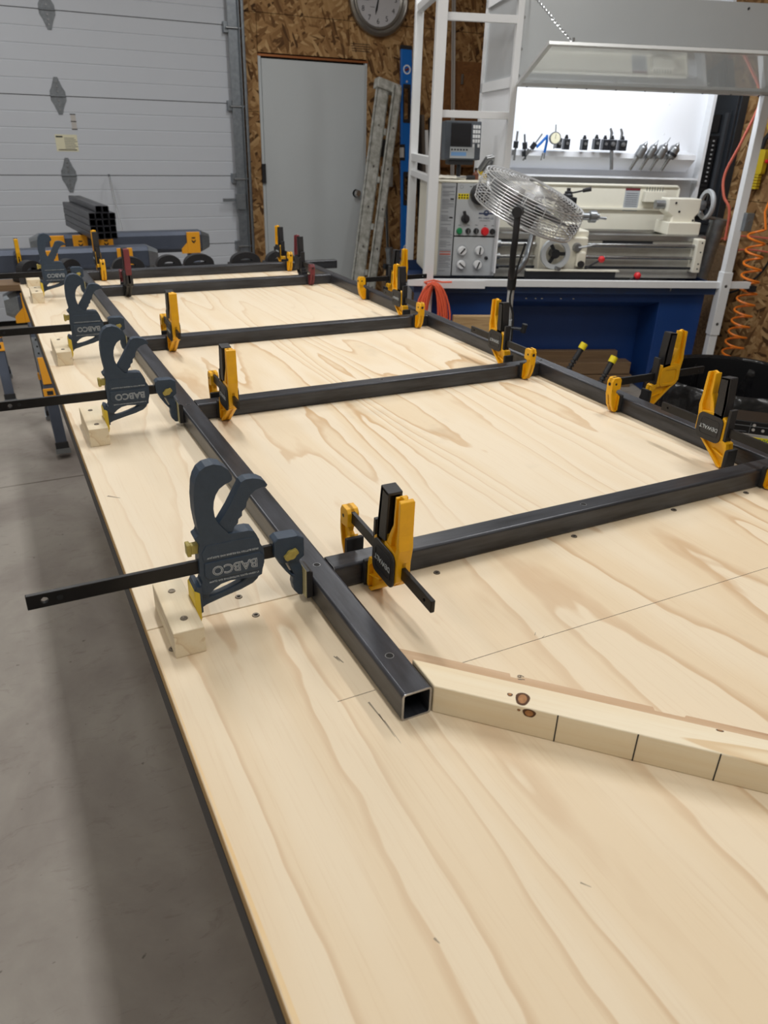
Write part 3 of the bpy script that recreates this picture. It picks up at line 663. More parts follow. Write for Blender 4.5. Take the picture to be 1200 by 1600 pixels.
# ------------------------------------------------------------------ the lathe (local: x along the bed, y back, z up)
def lathe():
    t = thing('metal_lathe', 'cream and blue metal lathe with grey control panel', 'lathe', LO, LA)
    # stand
    b1 = bx('stand_pedestal', 'blue', t, .0, .46, .05, .62, 0, .64, bevel=.006)
    bx('stand_pedestal', 'blue', t, 1.47, 1.76, .05, .62, 0, .64, bevel=.006)
    bx('stand_panel', 'blue', t, .46, 1.47, .30, .32, .06, .64)
    MB().prism([(.05, .64), (.05, .58), (.30, .50), (.30, .64)], .455, 1.475, 'YZ').build('chip_chute', 'blue', t)
    tr = MB(); tr.box(-.1, 1.80, -.005, .70, .64, .655); tr.box(-.1, 1.80, -.012, -.004, .64, .70); tr.box(-.1, 1.80, .69, .70, .64, .72); tr.box(-.1, -.09, 0, .70, .64, .70); tr.box(1.79, 1.80, 0, .70, .64, .70)
    tr.build('chip_tray', 'tray', t)
    for x in (.52, .60, .66, .70, .82, .9): MB().cyl((x, .058, .598), (x+.015, .05, .600), .006, n=8).build('swarf', 'chrome', t)
    # headstock
    hs = bx('headstock', 'cream', t, .0, .405, .085, .58, .715, 1.245, bevel=.012)
    bx('headstock_cap', 'cream', hs, -.005, .41, .075, .585, 1.236, 1.25, bevel=.005)
    pl = bx('info_plate', 'plategrey', hs, .05, .134, .081, .086, .724, 1.236)
    zz = 1.215
    rnd = random.Random(3)
    while zz > .74:
        if not (1.15 < zz < 1.16 or 1.0 < zz < 1.01): bx('print_line', 'printgrey', pl, .057, .127-rnd.choice((0, 0, .01, .03)), .0803, .081, zz, zz+.0025)
        zz -= rnd.choice((.007, .007, .009, .02))
    for z in (1.145, 1.045): bx('print_line', 'ink', pl, .105, .125, .0803, .081, z, z+.008)
    bx('print_line', 'redhose', pl, .06, .125, .0803, .081, .842, .85); bx('print_line', 'redhose', pl, .06, .125, .0803, .081, .858, .862)
    up = bx('control_panel', 'panelgrey', hs, .141, .40, .079, .086, .952, 1.235, bevel=.002)
    lo = bx('gear_panel', 'panelgrey', hs, .141, .40, .079, .086, .724, .944, bevel=.002)
    bx('panel_gap', 'ink', hs, .134, .403, .083, .086, .72, 1.238)
    for x, z, c, r in ((.169, .977, 'green', .016), (.221, .978, 'blackplastic', .014), (.269, .979, 'blackplastic', .014), (.322, .977, 'red', .021), (.367, .977, 'ink', .014)):
        bt = MB().rev([(0, -.022), (r*.8, -.022), (r, -.017), (r, -.006), (r*1.15, -.006), (r*1.15, 0)], (x, .079, z), (0, 1, 0), 20).build('push_button', c, up)
        if c == 'blackplastic': bx('selector_bar', 'satin', bt, x-.003, x+.003, .055, .06, z-.011, z+.011, X=None)
        bx('print_mark', 'printgrey', up, x-.008, x+.008, .0783, .079, z+.03, z+.034)
    sw = MB().rev([(0, -.03), (.018, -.03), (.024, -.02), (.024, 0)], (.198, .079, 1.045), (0, 1, 0), 24).build('rotary_switch', 'blackplastic', up)
    MB().box(-.008, .008, -.04, -.02, -.01, .046, X=Matrix.Translation((.198, .079, 1.045)) @ Matrix.Rotation(R(-18), 4, 'Y')).build('switch_lever', 'blackplastic', sw, bevel=.002)
    yl = bx('warning_label', 'yellowlabel', up, .148, .212, .0785, .079, 1.150, 1.18)
    for i in range(4):
        for j in range(2): bx('print_mark', 'ink', yl, .151+.0155*i, .160+.0155*i, .078, .0785, 1.153+.014*j, 1.162+.014*j)
    MB().prism(disc(.322, 1.078, .016, 24), .0778, .079, 'XZ', [disc(.322, 1.078, .008, 16)]).build('emblem', 'navy', up)
    bx('emblem_bar', 'navy', up, .278, .366, .0778, .079, 1.071, 1.079)
    text('lettering', 'PM-1440E-LB', .0165, 'navy', up, frame((.322, .0787, 1.049), (1, 0, 0), (0, -1, 0)))
    bx('print_mark', 'printgrey', up, .285, .35, .0783, .079, 1.034, 1.037)
    MB().prism(disc(.166, 1.215, .010, 16), .0783, .079, 'XZ', [disc(.166, 1.215, .0085, 16)]).build('print_mark', 'printgrey', up)
    bx('print_mark', 'ink', up, .213, .226, .0783, .079, 1.216, 1.219); bx('print_mark', 'ink', up, .232, .246, .0783, .079, 1.216, 1.222)
    MB().rev([(0, -.05), (.03, -.05), (.055, -.035), (.055, 0)], (.272, .079, 1.178), (0, 1, 0), 28).build('speed_dial', 'blackplastic', up)
    for x, z, a in ((.193, .868, 40), (.297, .870, 5), (.193, .788, -50), (.293, .789, 20)):
        MB().prism(disc(x, z, .034, 24), .0775, .079, 'XZ').build('dial_ring', 'plategrey', lo)
        kb = MB().rev([(0, -.026), (.021, -.026), (.024, -.02), (.026, 0)], (x, .079, z), (0, 1, 0), 24).build('gear_knob', 'white', lo)
        MB().box(-.0035, .0035, -.03, -.024, -.02, .02, X=Matrix.Translation((x, .079, z)) @ Matrix.Rotation(R(a), 4, 'Y')).build('knob_pointer', 'ink', kb)
    MB().rev([(0, -.016), (.009, -.014), (.011, 0)], (.343, .079, .827), (0, 1, 0), 16).build('oil_plug', 'darksteel', lo)
    # spindle chuck, bed, ways
    MB().rev([(.03, .09), (.10, .09), (.105, .08), (.105, .01), (.07, 0), (.05, 0)], (.405, .33, 1.135), (1, 0, 0), 36).build('chuck', 'satin', t)
    bd = MB(); bd.box(.40, 1.76, .20, .50, .70, .93); bd.build('bed', 'bedgrey', t, bevel=.004)
    for y0, y1 in ((.20, .26), (.42, .50)): MB().prism([(y0-.008, .925), (y1+.008, .925), (y1+.004, .952), (y0+(y1-y0)*.6, .955), (y0+(y1-y0)*.4, .962), (y0-.004, .955)], .40, 1.765, 'YZ').build('bed_way', 'bedsteel', t, smooth=0)
    for x0, x1 in ((.42, .62), (1.1, 1.42)): bx('rack', 'darksteel', t, x0, x1, .186, .20, .905, .922)
    for z, r, c in ((.899, .012, 'bedsteel'), (.828, .010, 'bedsteel'), (.768, .008, 'darksteel')):
        MB().cyl((.41, .165, z), (1.70, .165, z), r, n=14).build('feed_rod', c, t)
        MB().cyl((.405, .165, z), (.445, .165, z), r*1.9, n=14).build('rod_collar', 'satin' if z > .8 else 'darksteel', t)
    eb = bx('end_bracket', 'cream', t, 1.685, 1.735, .13, .21, .745, .945, bevel=.006)
    for z in (.925, .87, .8, .77): MB().cyl((1.715, .128, z), (1.715, .132, z), .005, n=8).build('bolt', 'ink', eb)
    # carriage
    sd = bx('saddle', 'cream', t, .69, .98, .13, .52, .945, .985, bevel=.006)
    ap = bx('apron', 'cream', t, .67, .97, .095, .20, .745, .95, bevel=.008)
    bx('cross_slide', 'cream', sd, .80, .90, .09, .56, .985, 1.025, bevel=.004)
    bx('compound_rest', 'bedsteel', sd, .82, .97, .24, .36, 1.025, 1.075, bevel=.004)
    bx('tool_post', 'darksteel', sd, .83, .92, .25, .34, 1.075, 1.16, bevel=.004)
    MB().rev([(.03, 0), (.03, .012), (.022, .02), (.022, .03), (.012, .034), (.012, .05), (0, .05)], (.875, .295, 1.16), (0, 0, 1), 20).build('post_cap', 'blackplastic', sd)
    MB().tube([(.875, .295, 1.18), (.91, .27, 1.188), (.945, .24, 1.2)], .005).build('post_lever', 'blackplastic', sd); MB().cyl((.945, .24, 1.2), (.985, .215, 1.212), .011, .013).build('post_grip', 'blackplastic', sd)
    MB().rev([(0, 0), (.022, 0), (.022, .07), (.036, .075), (.036, .115), (.02, .12), (.02, .135), (0, .135)], (.955, .30, 1.05), (1, 0, 0), 24).build('compound_dial', 'satin', sd); MB().cyl((1.08, .30, 1.045), (1.14, .295, 1.04), .008).build('compound_crank', 'satin', sd)
    MB().rev([(.0, 0), (.028, 0), (.028, .03), (.02, .04), (0, .04)], (.85, .05, 1.0), (0, 1, 0), 20).build('slide_dial', 'darksteel', sd)
    wh = MB(); wh.rev([(.062, -.012), (.088, -.016), (.092, 0), (.088, .016), (.062, .012)], (.755, .045, .862), (0, 1, 0), 36, closed=True); wh.build('handwheel', 'panelgrey', ap)
    hb = MB(); hb.cyl((.755, .03, .862), (.755, .10, .862), .026, n=18)
    for a in (90, 210, 330): hb.box(-.01, .01, -.006, .006, 0, .07, X=Matrix.Translation((.755, .045, .862)) @ Matrix.Rotation(R(a), 4, 'Y'))
    hb.build('wheel_hub', 'darksteel', ap); MB().cyl((.765, .03, .785), (.765, -.03, .785), .009, .011).build('wheel_grip', 'satin', ap)
    MB().rev([(0, 0), (.022, 0), (.026, .02), (.026, .04)], (.90, .06, .895), (0, 1, 0), 20).build('lever_hub', 'satin', ap); MB().tube([(.90, .06, .895), (.95, .05, .905), (1.005, .045, .92)], [.008, .006, .005]).build('lever_arm', 'satin', ap)
    bx('dial_housing', 'cream', ap, .90, .96, .07, .10, .78, .87, bevel=.01); MB().cyl((.93, .055, .80), (.93, .07, .80), .02).build('threading_dial', 'blackplastic', ap)
    MB().tube([(.96, .08, .765), (1.0, .06, .80), (1.045, .05, .828)], .006).build('spindle_lever', 'blackplastic', ap)
    MB().rev([(0, -.02), (.012, -.017), (.02, -.006), (.02, .006), (.012, .017), (0, .02)], (1.05, .05, .832), (.8, -.1, .6), 18).build('lever_ball', 'red', ap)
    # tailstock
    ts = MB().prism([(1.52, 1.085), (1.52, 1.165), (1.735, 1.165), (1.735, 1.085), (1.71, 1.06), (1.73, .962), (1.545, .962), (1.56, 1.06)], .28, .40, 'XZ').build('tailstock', 'cream', t, bevel=.008)
    bx('tailstock_base', 'cream', ts, 1.53, 1.745, .25, .44, .955, 1.03, bevel=.006)
    MB().cyl((1.46, .335, 1.125), (1.52, .335, 1.125), .026, n=20).build('quill', 'satin', ts)
    MB().cyl((1.735, .335, 1.125), (1.785, .335, 1.125), .032, .028, n=20).build('quill_nut', 'satin', ts)
    MB().rev([(.068, -.01), (.088, -.012), (.092, 0), (.088, .012), (.068, .01)], (1.80, .335, 1.13), (1, 0, 0), 32, closed=True).build('tail_wheel', 'panelgrey', ts)
    th_ = MB(); th_.cyl((1.78, .335, 1.13), (1.815, .335, 1.13), .022)
    for a in (0, 120, 240): th_.box(-.005, .005, -.008, .008, 0, .072, X=Matrix.Translation((1.80, .335, 1.13)) @ Matrix.Rotation(R(a), 4, 'X'))
    th_.build('tail_wheel_hub', 'darksteel', ts); MB().cyl((1.81, .33, 1.055), (1.87, .33, 1.05), .008, .010).build('tail_grip', 'satin', ts)
    for x, z in ((1.60, 1.09), (1.57, 1.14), (1.70, 1.04)): MB().cyl((x, .278, z), (x, .282, z), .007, n=10).build('oil_cup', 'darksteel', ts)
    # splash guard behind the bed
    sg = bx('splash_guard', 'cream', t, .40, 1.735, .615, .625, .70, 1.215); MB().tube([(.40, .61, 1.215), (1.72, .61, 1.215), (1.735, .61, 1.20), (1.735, .61, .73)], .008).build('guard_edge', 'cream', sg)
    bx('guard_ledge', 'cream', sg, .40, 1.735, .60, .615, 1.068, 1.08)
    gl = bx('data_label', 'plategrey', sg, 1.37, 1.47, .6135, .615, 1.06, 1.20); bx('print_band', 'maroon', gl, 1.37, 1.47, .6125, .6135, 1.185, 1.20)
    for i in range(8): bx('print_line', 'printgrey', gl, 1.38, 1.46, .6128, .6135, 1.075+.013*i, 1.079+.013*i)
    # compound holder of drill bits
    hx = bx('bit_rack', 'cream', sg, 1.49, 1.63, .57, .61, 1.12, 1.185, bevel=.003)
    for i in range(7): MB().cyl((1.505+.018*i, .59, 1.18), (1.505+.018*i, .59, 1.21), .003, n=6).build('drill_bit', 'satin', hx)
    # sliding chip cover and second ball lever in the tray
    bx('slide_cover', 'darksteel', t, .58, 1.14, .02, .05, .70, .765); bx('cover_lip', 'cream', t, .58, 1.16, .015, .055, .765, .772)
    MB().tube([(1.24, .05, .70), (1.27, .05, .725), (1.29, .05, .735)], .006).build('brake_lever', 'blackplastic', t)
    MB().rev([(0, -.022), (.014, -.018), (.022, -.006), (.022, .006), (.014, .018), (0, .022)], (1.295, .05, .738), (.8, 0, .6), 18).build('lever_ball', 'red', t)
    return t
lathe()

def tray_tools():
    for i, (u, v, ln, a, m, lab) in enumerate(((1.2, .09, .16, 25, 'darksteel', 'dark steel tool bit lying in the lathe tray beside the red ball'), (1.36, .10, .18, -35, 'darksteel', 'dark steel boring bar lying askew in the lathe tray'), (1.5, .06, .3, 4, 'chrome', 'shiny wrench lying in the lathe tray below the end bracket'), (1.62, .08, .2, -8, 'blackplastic', 'black handled tool at the right end of the lathe tray'))):
        t = thing('hand_tool', lab, 'tool', L(u, v, .656), LA+R(a))
        MB().cyl((0, 0, .012), (ln*.6, 0, .014), .009, .007, n=10).build('tool_shank', m, t)
        MB().prism(rrect(ln*.58, ln, -.016, .016, .008), .004, .022, 'XY').build('tool_head', 'satin' if m != 'chrome' else m, t, bevel=.002)
tray_tools()

# ------------------------------------------------------------------ white steel splash enclosure round the lathe
def enclosure():
    t = thing('lathe_enclosure', 'white steel frame enclosure with back panel and raised clear shield around the lathe', 'enclosure', LO, LA)
    def post(x, y, z0, z1, w=.05): return bx('post', 'white', t, x-w/2, x+w/2, y-w/2, y+w/2, z0, z1, bevel=.003)
    H = 2.45
    post(-.022, -.03, 0, H, .055); post(-.022, .76, 0, H); post(.393, -.005, 1.26, H, .035); post(1.82, -.03, 0, 1.72, .05); post(1.90, .74, 0, H, .04)
    sl = bx('post_sleeve', 'white', t, 1.79, 1.85, -.062, .0, .40, .78, bevel=.002)
    for z in (.70, .47): MB().cyl((1.82, -.064, z), (1.82, -.06, z), .009, n=10).build('bolt', 'satin', sl)
    # front rail along the tray (white aluminium)
    bx('front_rail', 'white', t, -.14, 1.99, -.045, -.012, .683, .722, bevel=.002); bx('rail_lip', 'white', t, -.02, .32, -.05, -.045, .672, .716)
    bx('rail_end', 'blackplastic', t, 1.985, 2.03, -.05, -.01, .665, .70)
    # rails between left posts
    for z in (2.02, 1.58): bx('cross_rail', 'white', t, .0, .38, -.02, .005, z-.018, z+.018, bevel=.002)
    bx('cross_rail', 'white', t, -.04, .41, -.03, .02, 2.12, 2.16, bevel=.002)
    for z, h in ((1.345, .022), (1.255, .018)): bx('side_rail', 'white', t, -.04, -.004, 0, .74, z-h, z+h, bevel=.002)
    bx('side_rail', 'white', t, -.04, -.004, 0, .74, 2.12, 2.16, bevel=.002)
    # side panel with its frame
    sp = bx('side_panel', 'fascia', t, .385, .392, .02, .72, 1.75, H); bx('side_panel', 'whiteboard', t, .385, .392, .02, .74, .75, 1.74)
    bx('panel_frame', 'white', t, .375, .40, .015, .735, 1.715, 1.765); bx('panel_frame', 'white', t, .375, .40, .68, .735, .75, H)
    bx('panel_frame', 'white', t, .375, .40, .015, .735, 2.15, 2.20)
    # back panel, ledge and trough
    bp = bx('back_panel', 'whiteboard', t, .39, 1.885, .735, .745, 1.0, H); bx('panel_edge', 'white', t, 1.875, 1.895, .66, .745, 1.0, H)
    MB().prism([(.60, 1.375), (.60, 1.405), (.735, 1.42), (.735, 1.30), (.70, 1.30)], .40, 1.80, 'YZ').build('tool_ledge', 'whiteboard', t)
    bx('lower_ledge', 'whiteboard', t, .40, 1.86, .63, .735, 1.255, 1.265)
    for u in (.55, .95, 1.28, 1.62): 
        for z in (1.52, 1.69): MB().cyl((u, .731, z), (u, .737, z), .006, n=8).build('panel_screw', 'white', bp)
    # fascia above the opening, with bolts
    fa = bx('fascia', 'fascia', t, .40, 2.35, -.012, -.004, 1.74, 2.145)
    for z in (1.77, 1.89, 2.03): MB().cyl((.412, -.018, z), (.412, -.010, z), .0075, n=10).build('bolt', 'satin', fa)
    for u in (1.62, 1.76, 1.90, 2.04): MB().cyl((u, -.020, 2.12), (u, -.010, 2.115), .005, n=8).build('bolt', 'darksteel', fa)
    bx('roof_panel', 'fascia', t, .38, 2.0, -.01, .74, H-.02, H)
    lr = bx('led_strip', 'lamp', t, .6, 1.7, .02, .07, 1.99, 2.01)
    ld = bpy.data.lights.new('led_light', 'AREA'); ld.shape = 'RECTANGLE'; ld.size = 1.1; ld.size_y = .05; ld.energy = 11.5; ld.color = (.93, .96, 1.0)
    lo = bpy.data.objects.new('led_light', ld); COL.objects.link(lo); lo.parent = t; lo.location = (1.15, .075, 1.985); lo.rotation_euler = (R(38), 0, 0)
    # shield: hinged along z=1.725, swung out .53 and up .15
    A = Vector((0, -.53, .15)); n_ = Vector((0, .15, .53)).normalized()
    X = frame((0, -.012, 1.727), (1, 0, 0), n_)             # local y then runs along -A
    yv = (X.to_3x3() @ Vector((0, 1, 0)))
    sgn = 1 if yv.dot(A) > 0 else -1
    def sb(name, m, x0, x1, a0, a1, z0, z1, par=t, bev=.0):
        return MB().box(x0, x1, min(sgn*a0, sgn*a1), max(sgn*a0, sgn*a1), z0, z1, X).build(name, m, par, bev)
    W0, W1, D = .40, 2.36, .55
    sb('shield_pane', 'poly', W0+.01, W1-.01, .01, D-.01, .006, .010)
    for a0, a1 in ((0, .022), (D-.022, D)): sb('shield_frame', 'aluframe', W0, W1, a0, a1, -.010, .006, t, .0015)
    for x0 in (W0, W1-.022): sb('shield_frame', 'aluframe', x0, x0+.022, .022, D-.022, -.010, .006, t, .0015)
    for i in range(12):
        u = W0+.06+i*.165; p = X @ Vector((u, sgn*.011, -.012)); MB().cyl(p, X @ Vector((u, sgn*.011, -.009)), .005, n=8).build('shield_screw', 'darksteel', t)
    # chain
    a = X @ Vector((.52, sgn*(D-.012), .006)); b = Vector((.437, -.012, 2.135)); d = b-a; nl = 34
    ch = MB()
    for i in range(nl):
        c = a+d*(i+.5)/nl; dd = d.normalized(); s = dd.orthogonal().normalized() if i % 2 else dd.cross(dd.orthogonal()).normalized()
        ch.tube([c+dd*.0105*math.cos(q)+s*.0045*math.sin(q) for q in [2*math.pi*k/8 for k in range(8)]], .0016, n=5, closed=True)
    ch.build('chain', 'chrome', t); MB().cyl(a-Vector((0, 0, .012)), a+Vector((0, 0, .02)), .006, n=8).build('chain_eye', 'satin', t)
    return t
enclosure()

def ledge_tools():
    y = .60
    # quick change tool holders
    for i, (u, z, bar) in enumerate(((.913, 1.45, 0), (1.03, 1.45, 0), (1.108, 1.455, 0), (1.164, 1.453, 0), (1.211, 1.453, 1), (1.279, 1.452, 2))):
        lab = ['first dark tool holder from the left on the white ledge, beside the dial gauge', 'lone dark tool holder in the gap on the white ledge', 'dark tool holder left of the touching pair on the ledge', 'dark tool holder touching the one with the long steel bar', 'dark tool holder holding a long steel bar downward', 'dark tool holder nearest the drill chucks on the white ledge'][i]
        t = thing('tool_holder', lab, 'tool holder', L(u, y-.028, z-.035), LA, 'tool holders on the ledge')
        h = MB(); h.box(-.026, .026, -.022, .022, 0, .062) if i > 3 else h.box(-.018, .018, -.03, .022, 0, .062); h.build('holder_block', 'darksteel', t, bevel=.003)
        MB().rev([(0, .012), (.009, .012), (.009, .004), (.014, .004), (.014, 0)], (0, -.024, .036), (0, -1, 0), 14).build('holder_screw', 'satin', t)
        MB().rev([(0, .022), (.008, .022), (.008, .012), (.012, .012), (.012, 0)], (0, 0, .062), (0, 0, 1), 12).build('height_nut', 'darksteel', t)
        if bar: MB().tube([(-.008, .005, .06), (-.008, .005, .10), (-.02, .005, .125)], [.009, .009, .007]).build('tool_bit', 'satin', t)
        if bar == 1: MB().cyl((.005, -.005, 0), (.02, -.01, -.11), .011, n=12).build('steel_bar', 'satin', t)
    labs = ['slim drill chuck with pointed tip, leftmost of the four chucks', 'second drill chuck from the left with a countersink', 'third drill chuck from the left holding a twist drill', 'stout drill chuck with knurled collar, rightmost of the four']
    for i, u in enumerate((1.417, 1.485, 1.552, 1.629)):
        t = thing('drill_chuck', labs[i], 'drill chuck', L(u, y-.03, 1.425), (R(8), R(24), LA), 'drill chucks on the ledge')
        r = (.028, .025, .031, .031)[i]
        c = MB().rev([(0, .048), (r*.3, .048), (r*.5, .034), (r*.92, .022), (r, .016), (r, -.036), (r*.85, -.045), (.012, -.048)], n=36).build('chuck_body', 'satin', t, smooth=16)
        MB().rev([(.013, -.048), (.011, -.06), (.0085, -.13), (.0, -.13)], n=14).build('taper_shank', 'bedsteel', t)
        if i == 3: MB().rev([(r, -.01), (r*1.1, -.012), (r*1.1, -.026), (r, -.028)], n=20).build('collar', 'darksteel', t)
        MB().cyl((0, 0, .045), (0, 0, (.058, .066, .085, .056)[i]), .004, .002, n=8).build('drill_tip', 'satin', t)
    # measuring tools
    def stick(name, lab, cat, u, z, m, ln, ang, wdt=.012):
        t = thing(name, lab, cat, L(u, y-.015, z), (0, R(ang), LA))
        bx('beam', m, t, -wdt/2, wdt/2, -.003, .003, -ln*.6, ln*.5); bx('slider', 'darksteel', t, -.016, .014, -.007, .005, -.02, .02, bevel=.002); bx('jaw', m, t, -.02, .0, -.003, .003, -.06, -.03)
    stick('caliper', 'thin steel caliper hanging at the left end of the white ledge', 'caliper', .597, 1.435, 'satin', .15, 2)
    stick('divider', 'dark steel divider hanging beside the leftmost caliper', 'divider', .655, 1.43, 'darksteel', .13, -8, .009)
    stick('feeler_gauge', 'steel rule leaning right between the divider and the blue pliers', 'gauge', .71, 1.43, 'satin', .17, 35, .008)
    t = thing('pliers', 'blue handled pliers hanging on the white ledge', 'pliers', L(.785, y-.02, 1.44), (0, R(3), LA))
    MB().tube([(0, 0, .055), (.006, 0, .02), (.002, 0, -.045)], .008).build('handle', 'levelblue', t); MB().tube([(-.004, 0, .04), (-.028, 0, .01), (-.055, 0, -.02)], .008).build('handle', 'levelblue', t)
    MB().cyl((-.01, -.004, -.05), (-.015, -.004, -.09), .004).build('jaw', 'satin', t); MB().cyl((.004, -.004, -.045), (.002, -.004, -.08), .004).build('jaw', 'satin', t)
    t = thing('dial_gauge', 'round dial gauge with pale yellow face on the white ledge', 'gauge', L(.83, y-.045, 1.478), (0, 0, LA))
    MB().rev([(0, 0), (.036, 0), (.036, .02), (0, .02)], (0, -.02, 0), (0, 1, 0), 24).build('gauge_case', 'satin', t); MB().prism(disc(0, 0, .03, 24), -.0215, -.02, 'XZ').build('gauge_face', 'paper', t)
    bx('needle', 'ink', t, -.001, .001, -.0225, -.0215, -.004, .024); MB().cyl((0, -.01, .036), (-.003, -.01, .075), .004).build('stem', 'satin', t); MB().cyl((0, -.01, -.036), (0, -.01, -.06), .004).build('plunger', 'satin', t)
    t = thing('gauge_block', 'black clamp block between the dial gauge and the tool holders', 'clamp block', L(.865, y-.03, 1.42), LA)
    MB().box(-.016, .016, -.02, .02, 0, .06).build('block', 'darksteel', t, bevel=.003); MB().cyl((0, -.03, .03), (0, -.02, .03), .01, n=12).build('block_screw', 'satin', t)
ledge_tools()

def headstock_top():
    # digital readout on a stalk
    t = thing('digital_readout', 'slate grey digital readout with keypad above the lathe headstock', 'readout', L(.175, .22, 1.25), LA+R(8))
    X = Matrix.Translation((0, 0, .20)) @ Matrix.Rotation(R(-4), 4, 'X')
    MB().box(-.108, .108, -.03, .05, -.1, .1, X).build('readout_case', 'greyplastic', t, bevel=.006)
    MB().box(-.075, .045, -.0335, -.029, -.03, .088, X).build('readout_screen', 'screen', t)
    kp = MB().box(-.078, .07, -.0325, -.029, -.092, -.034, X).build('key_strip', 'panelgrey', t)
    for i in range(6): MB().box(-.072+.018*i, -.062+.018*i, -.034, -.032, -.052, -.044, X).build('key', 'darksteel', kp)
    MB().box(-.072, .02, -.034, -.032, -.08, -.06, X).build('key', 'lcd', kp)
    for r_ in range(5):
        for c in range(3):
            if not (r_ == 4 and c == 1): MB().box(.056+.0155*c, .068+.0155*c, -.034, -.029, .062-.024*r_, .08-.024*r_, X).build('key', 'white', t)
    bx('stalk_foot', 'blackplastic', t, -.075, .075, -.02, .05, .075, .105, bevel=.004); MB().cyl((0, .02, 0), (0, .02, .08), .012).build('stalk', 'darksteel', t)
    t = thing('rag', 'crumpled white rag on top of the lathe headstock', 'rag', L(.09, .17, 1.25), LA)
    rn = random.Random(5); m = MB(); nx, ny = 14, 8
    vs = [(-.10+.2*i/(nx-1), -.05+.1*j/(ny-1), .006+.028*rn.random()*math.sin(math.pi*i/(nx-1))*math.sin(math.pi*(j+.5)/ny)) for j in range(ny) for i in range(nx)]
    fs = [(j*nx+i, j*nx+i+1, (j+1)*nx+i+1, (j+1)*nx+i) for j in range(ny-1) for i in range(nx-1)]
    m.add(vs, fs); o = m.build('cloth', 'rag', t); sm = o.modifiers.new('thick', 'SOLIDIFY'); sm.thickness = .006; sb_ = o.modifiers.new('sub', 'SUBSURF'); sb_.levels = 1; sb_.render_levels = 1
    t = thing('marker', 'black and silver marker lying on the lathe headstock', 'marker', L(.20, .13, 1.262), LA+R(12))
    MB().cyl((-.06, 0, 0), (.0, 0, 0), .007).build('barrel', 'chrome', t); MB().cyl((.0, 0, 0), (.05, 0, 0), .012).build('cap', 'blackplastic', t)
    t = thing('oil_bottle', 'small brown bottle on the lathe headstock', 'bottle', L(.262, .17, 1.25), LA)
    MB().rev([(0, 0), (.018, 0), (.018, .03), (.008, .042), (.008, .05)], n=16).build('bottle', 'brown', t); MB().cyl((0, 0, .05), (0, 0, .062), .009).build('bottle_cap', 'ink', t)
    t = thing('work_lamp', 'grey metal caged lamp head tilted on top of the lathe headstock', 'lamp', L(.35, .28, 1.262), (R(10), R(35), LA))
    MB().tube([(-.05, 0, 0), (-.055, 0, .08), (-.03, 0, .11), (.03, 0, .11), (.055, 0, .08), (.05, 0, 0)], .01).build('guard', 'satin', t)
    MB().tube([(-.05, .05, 0), (-.055, .05, .08), (-.03, .05, .11), (.03, .05, .11), (.055, .05, .08), (.05, .05, 0)], .01).build('guard', 'satin', t)
    for x in (-.028, .022): MB().rev([(0, 0), (.02, 0), (.022, .05), (.012, .08), (0, .08)], (x, .025, .01), n=16).build('bulb', 'satin', t); 
    bx('lamp_base', 'padyellow', t, -.05, .05, -.005, .055, -.012, .01, bevel=.004)
headstock_top()

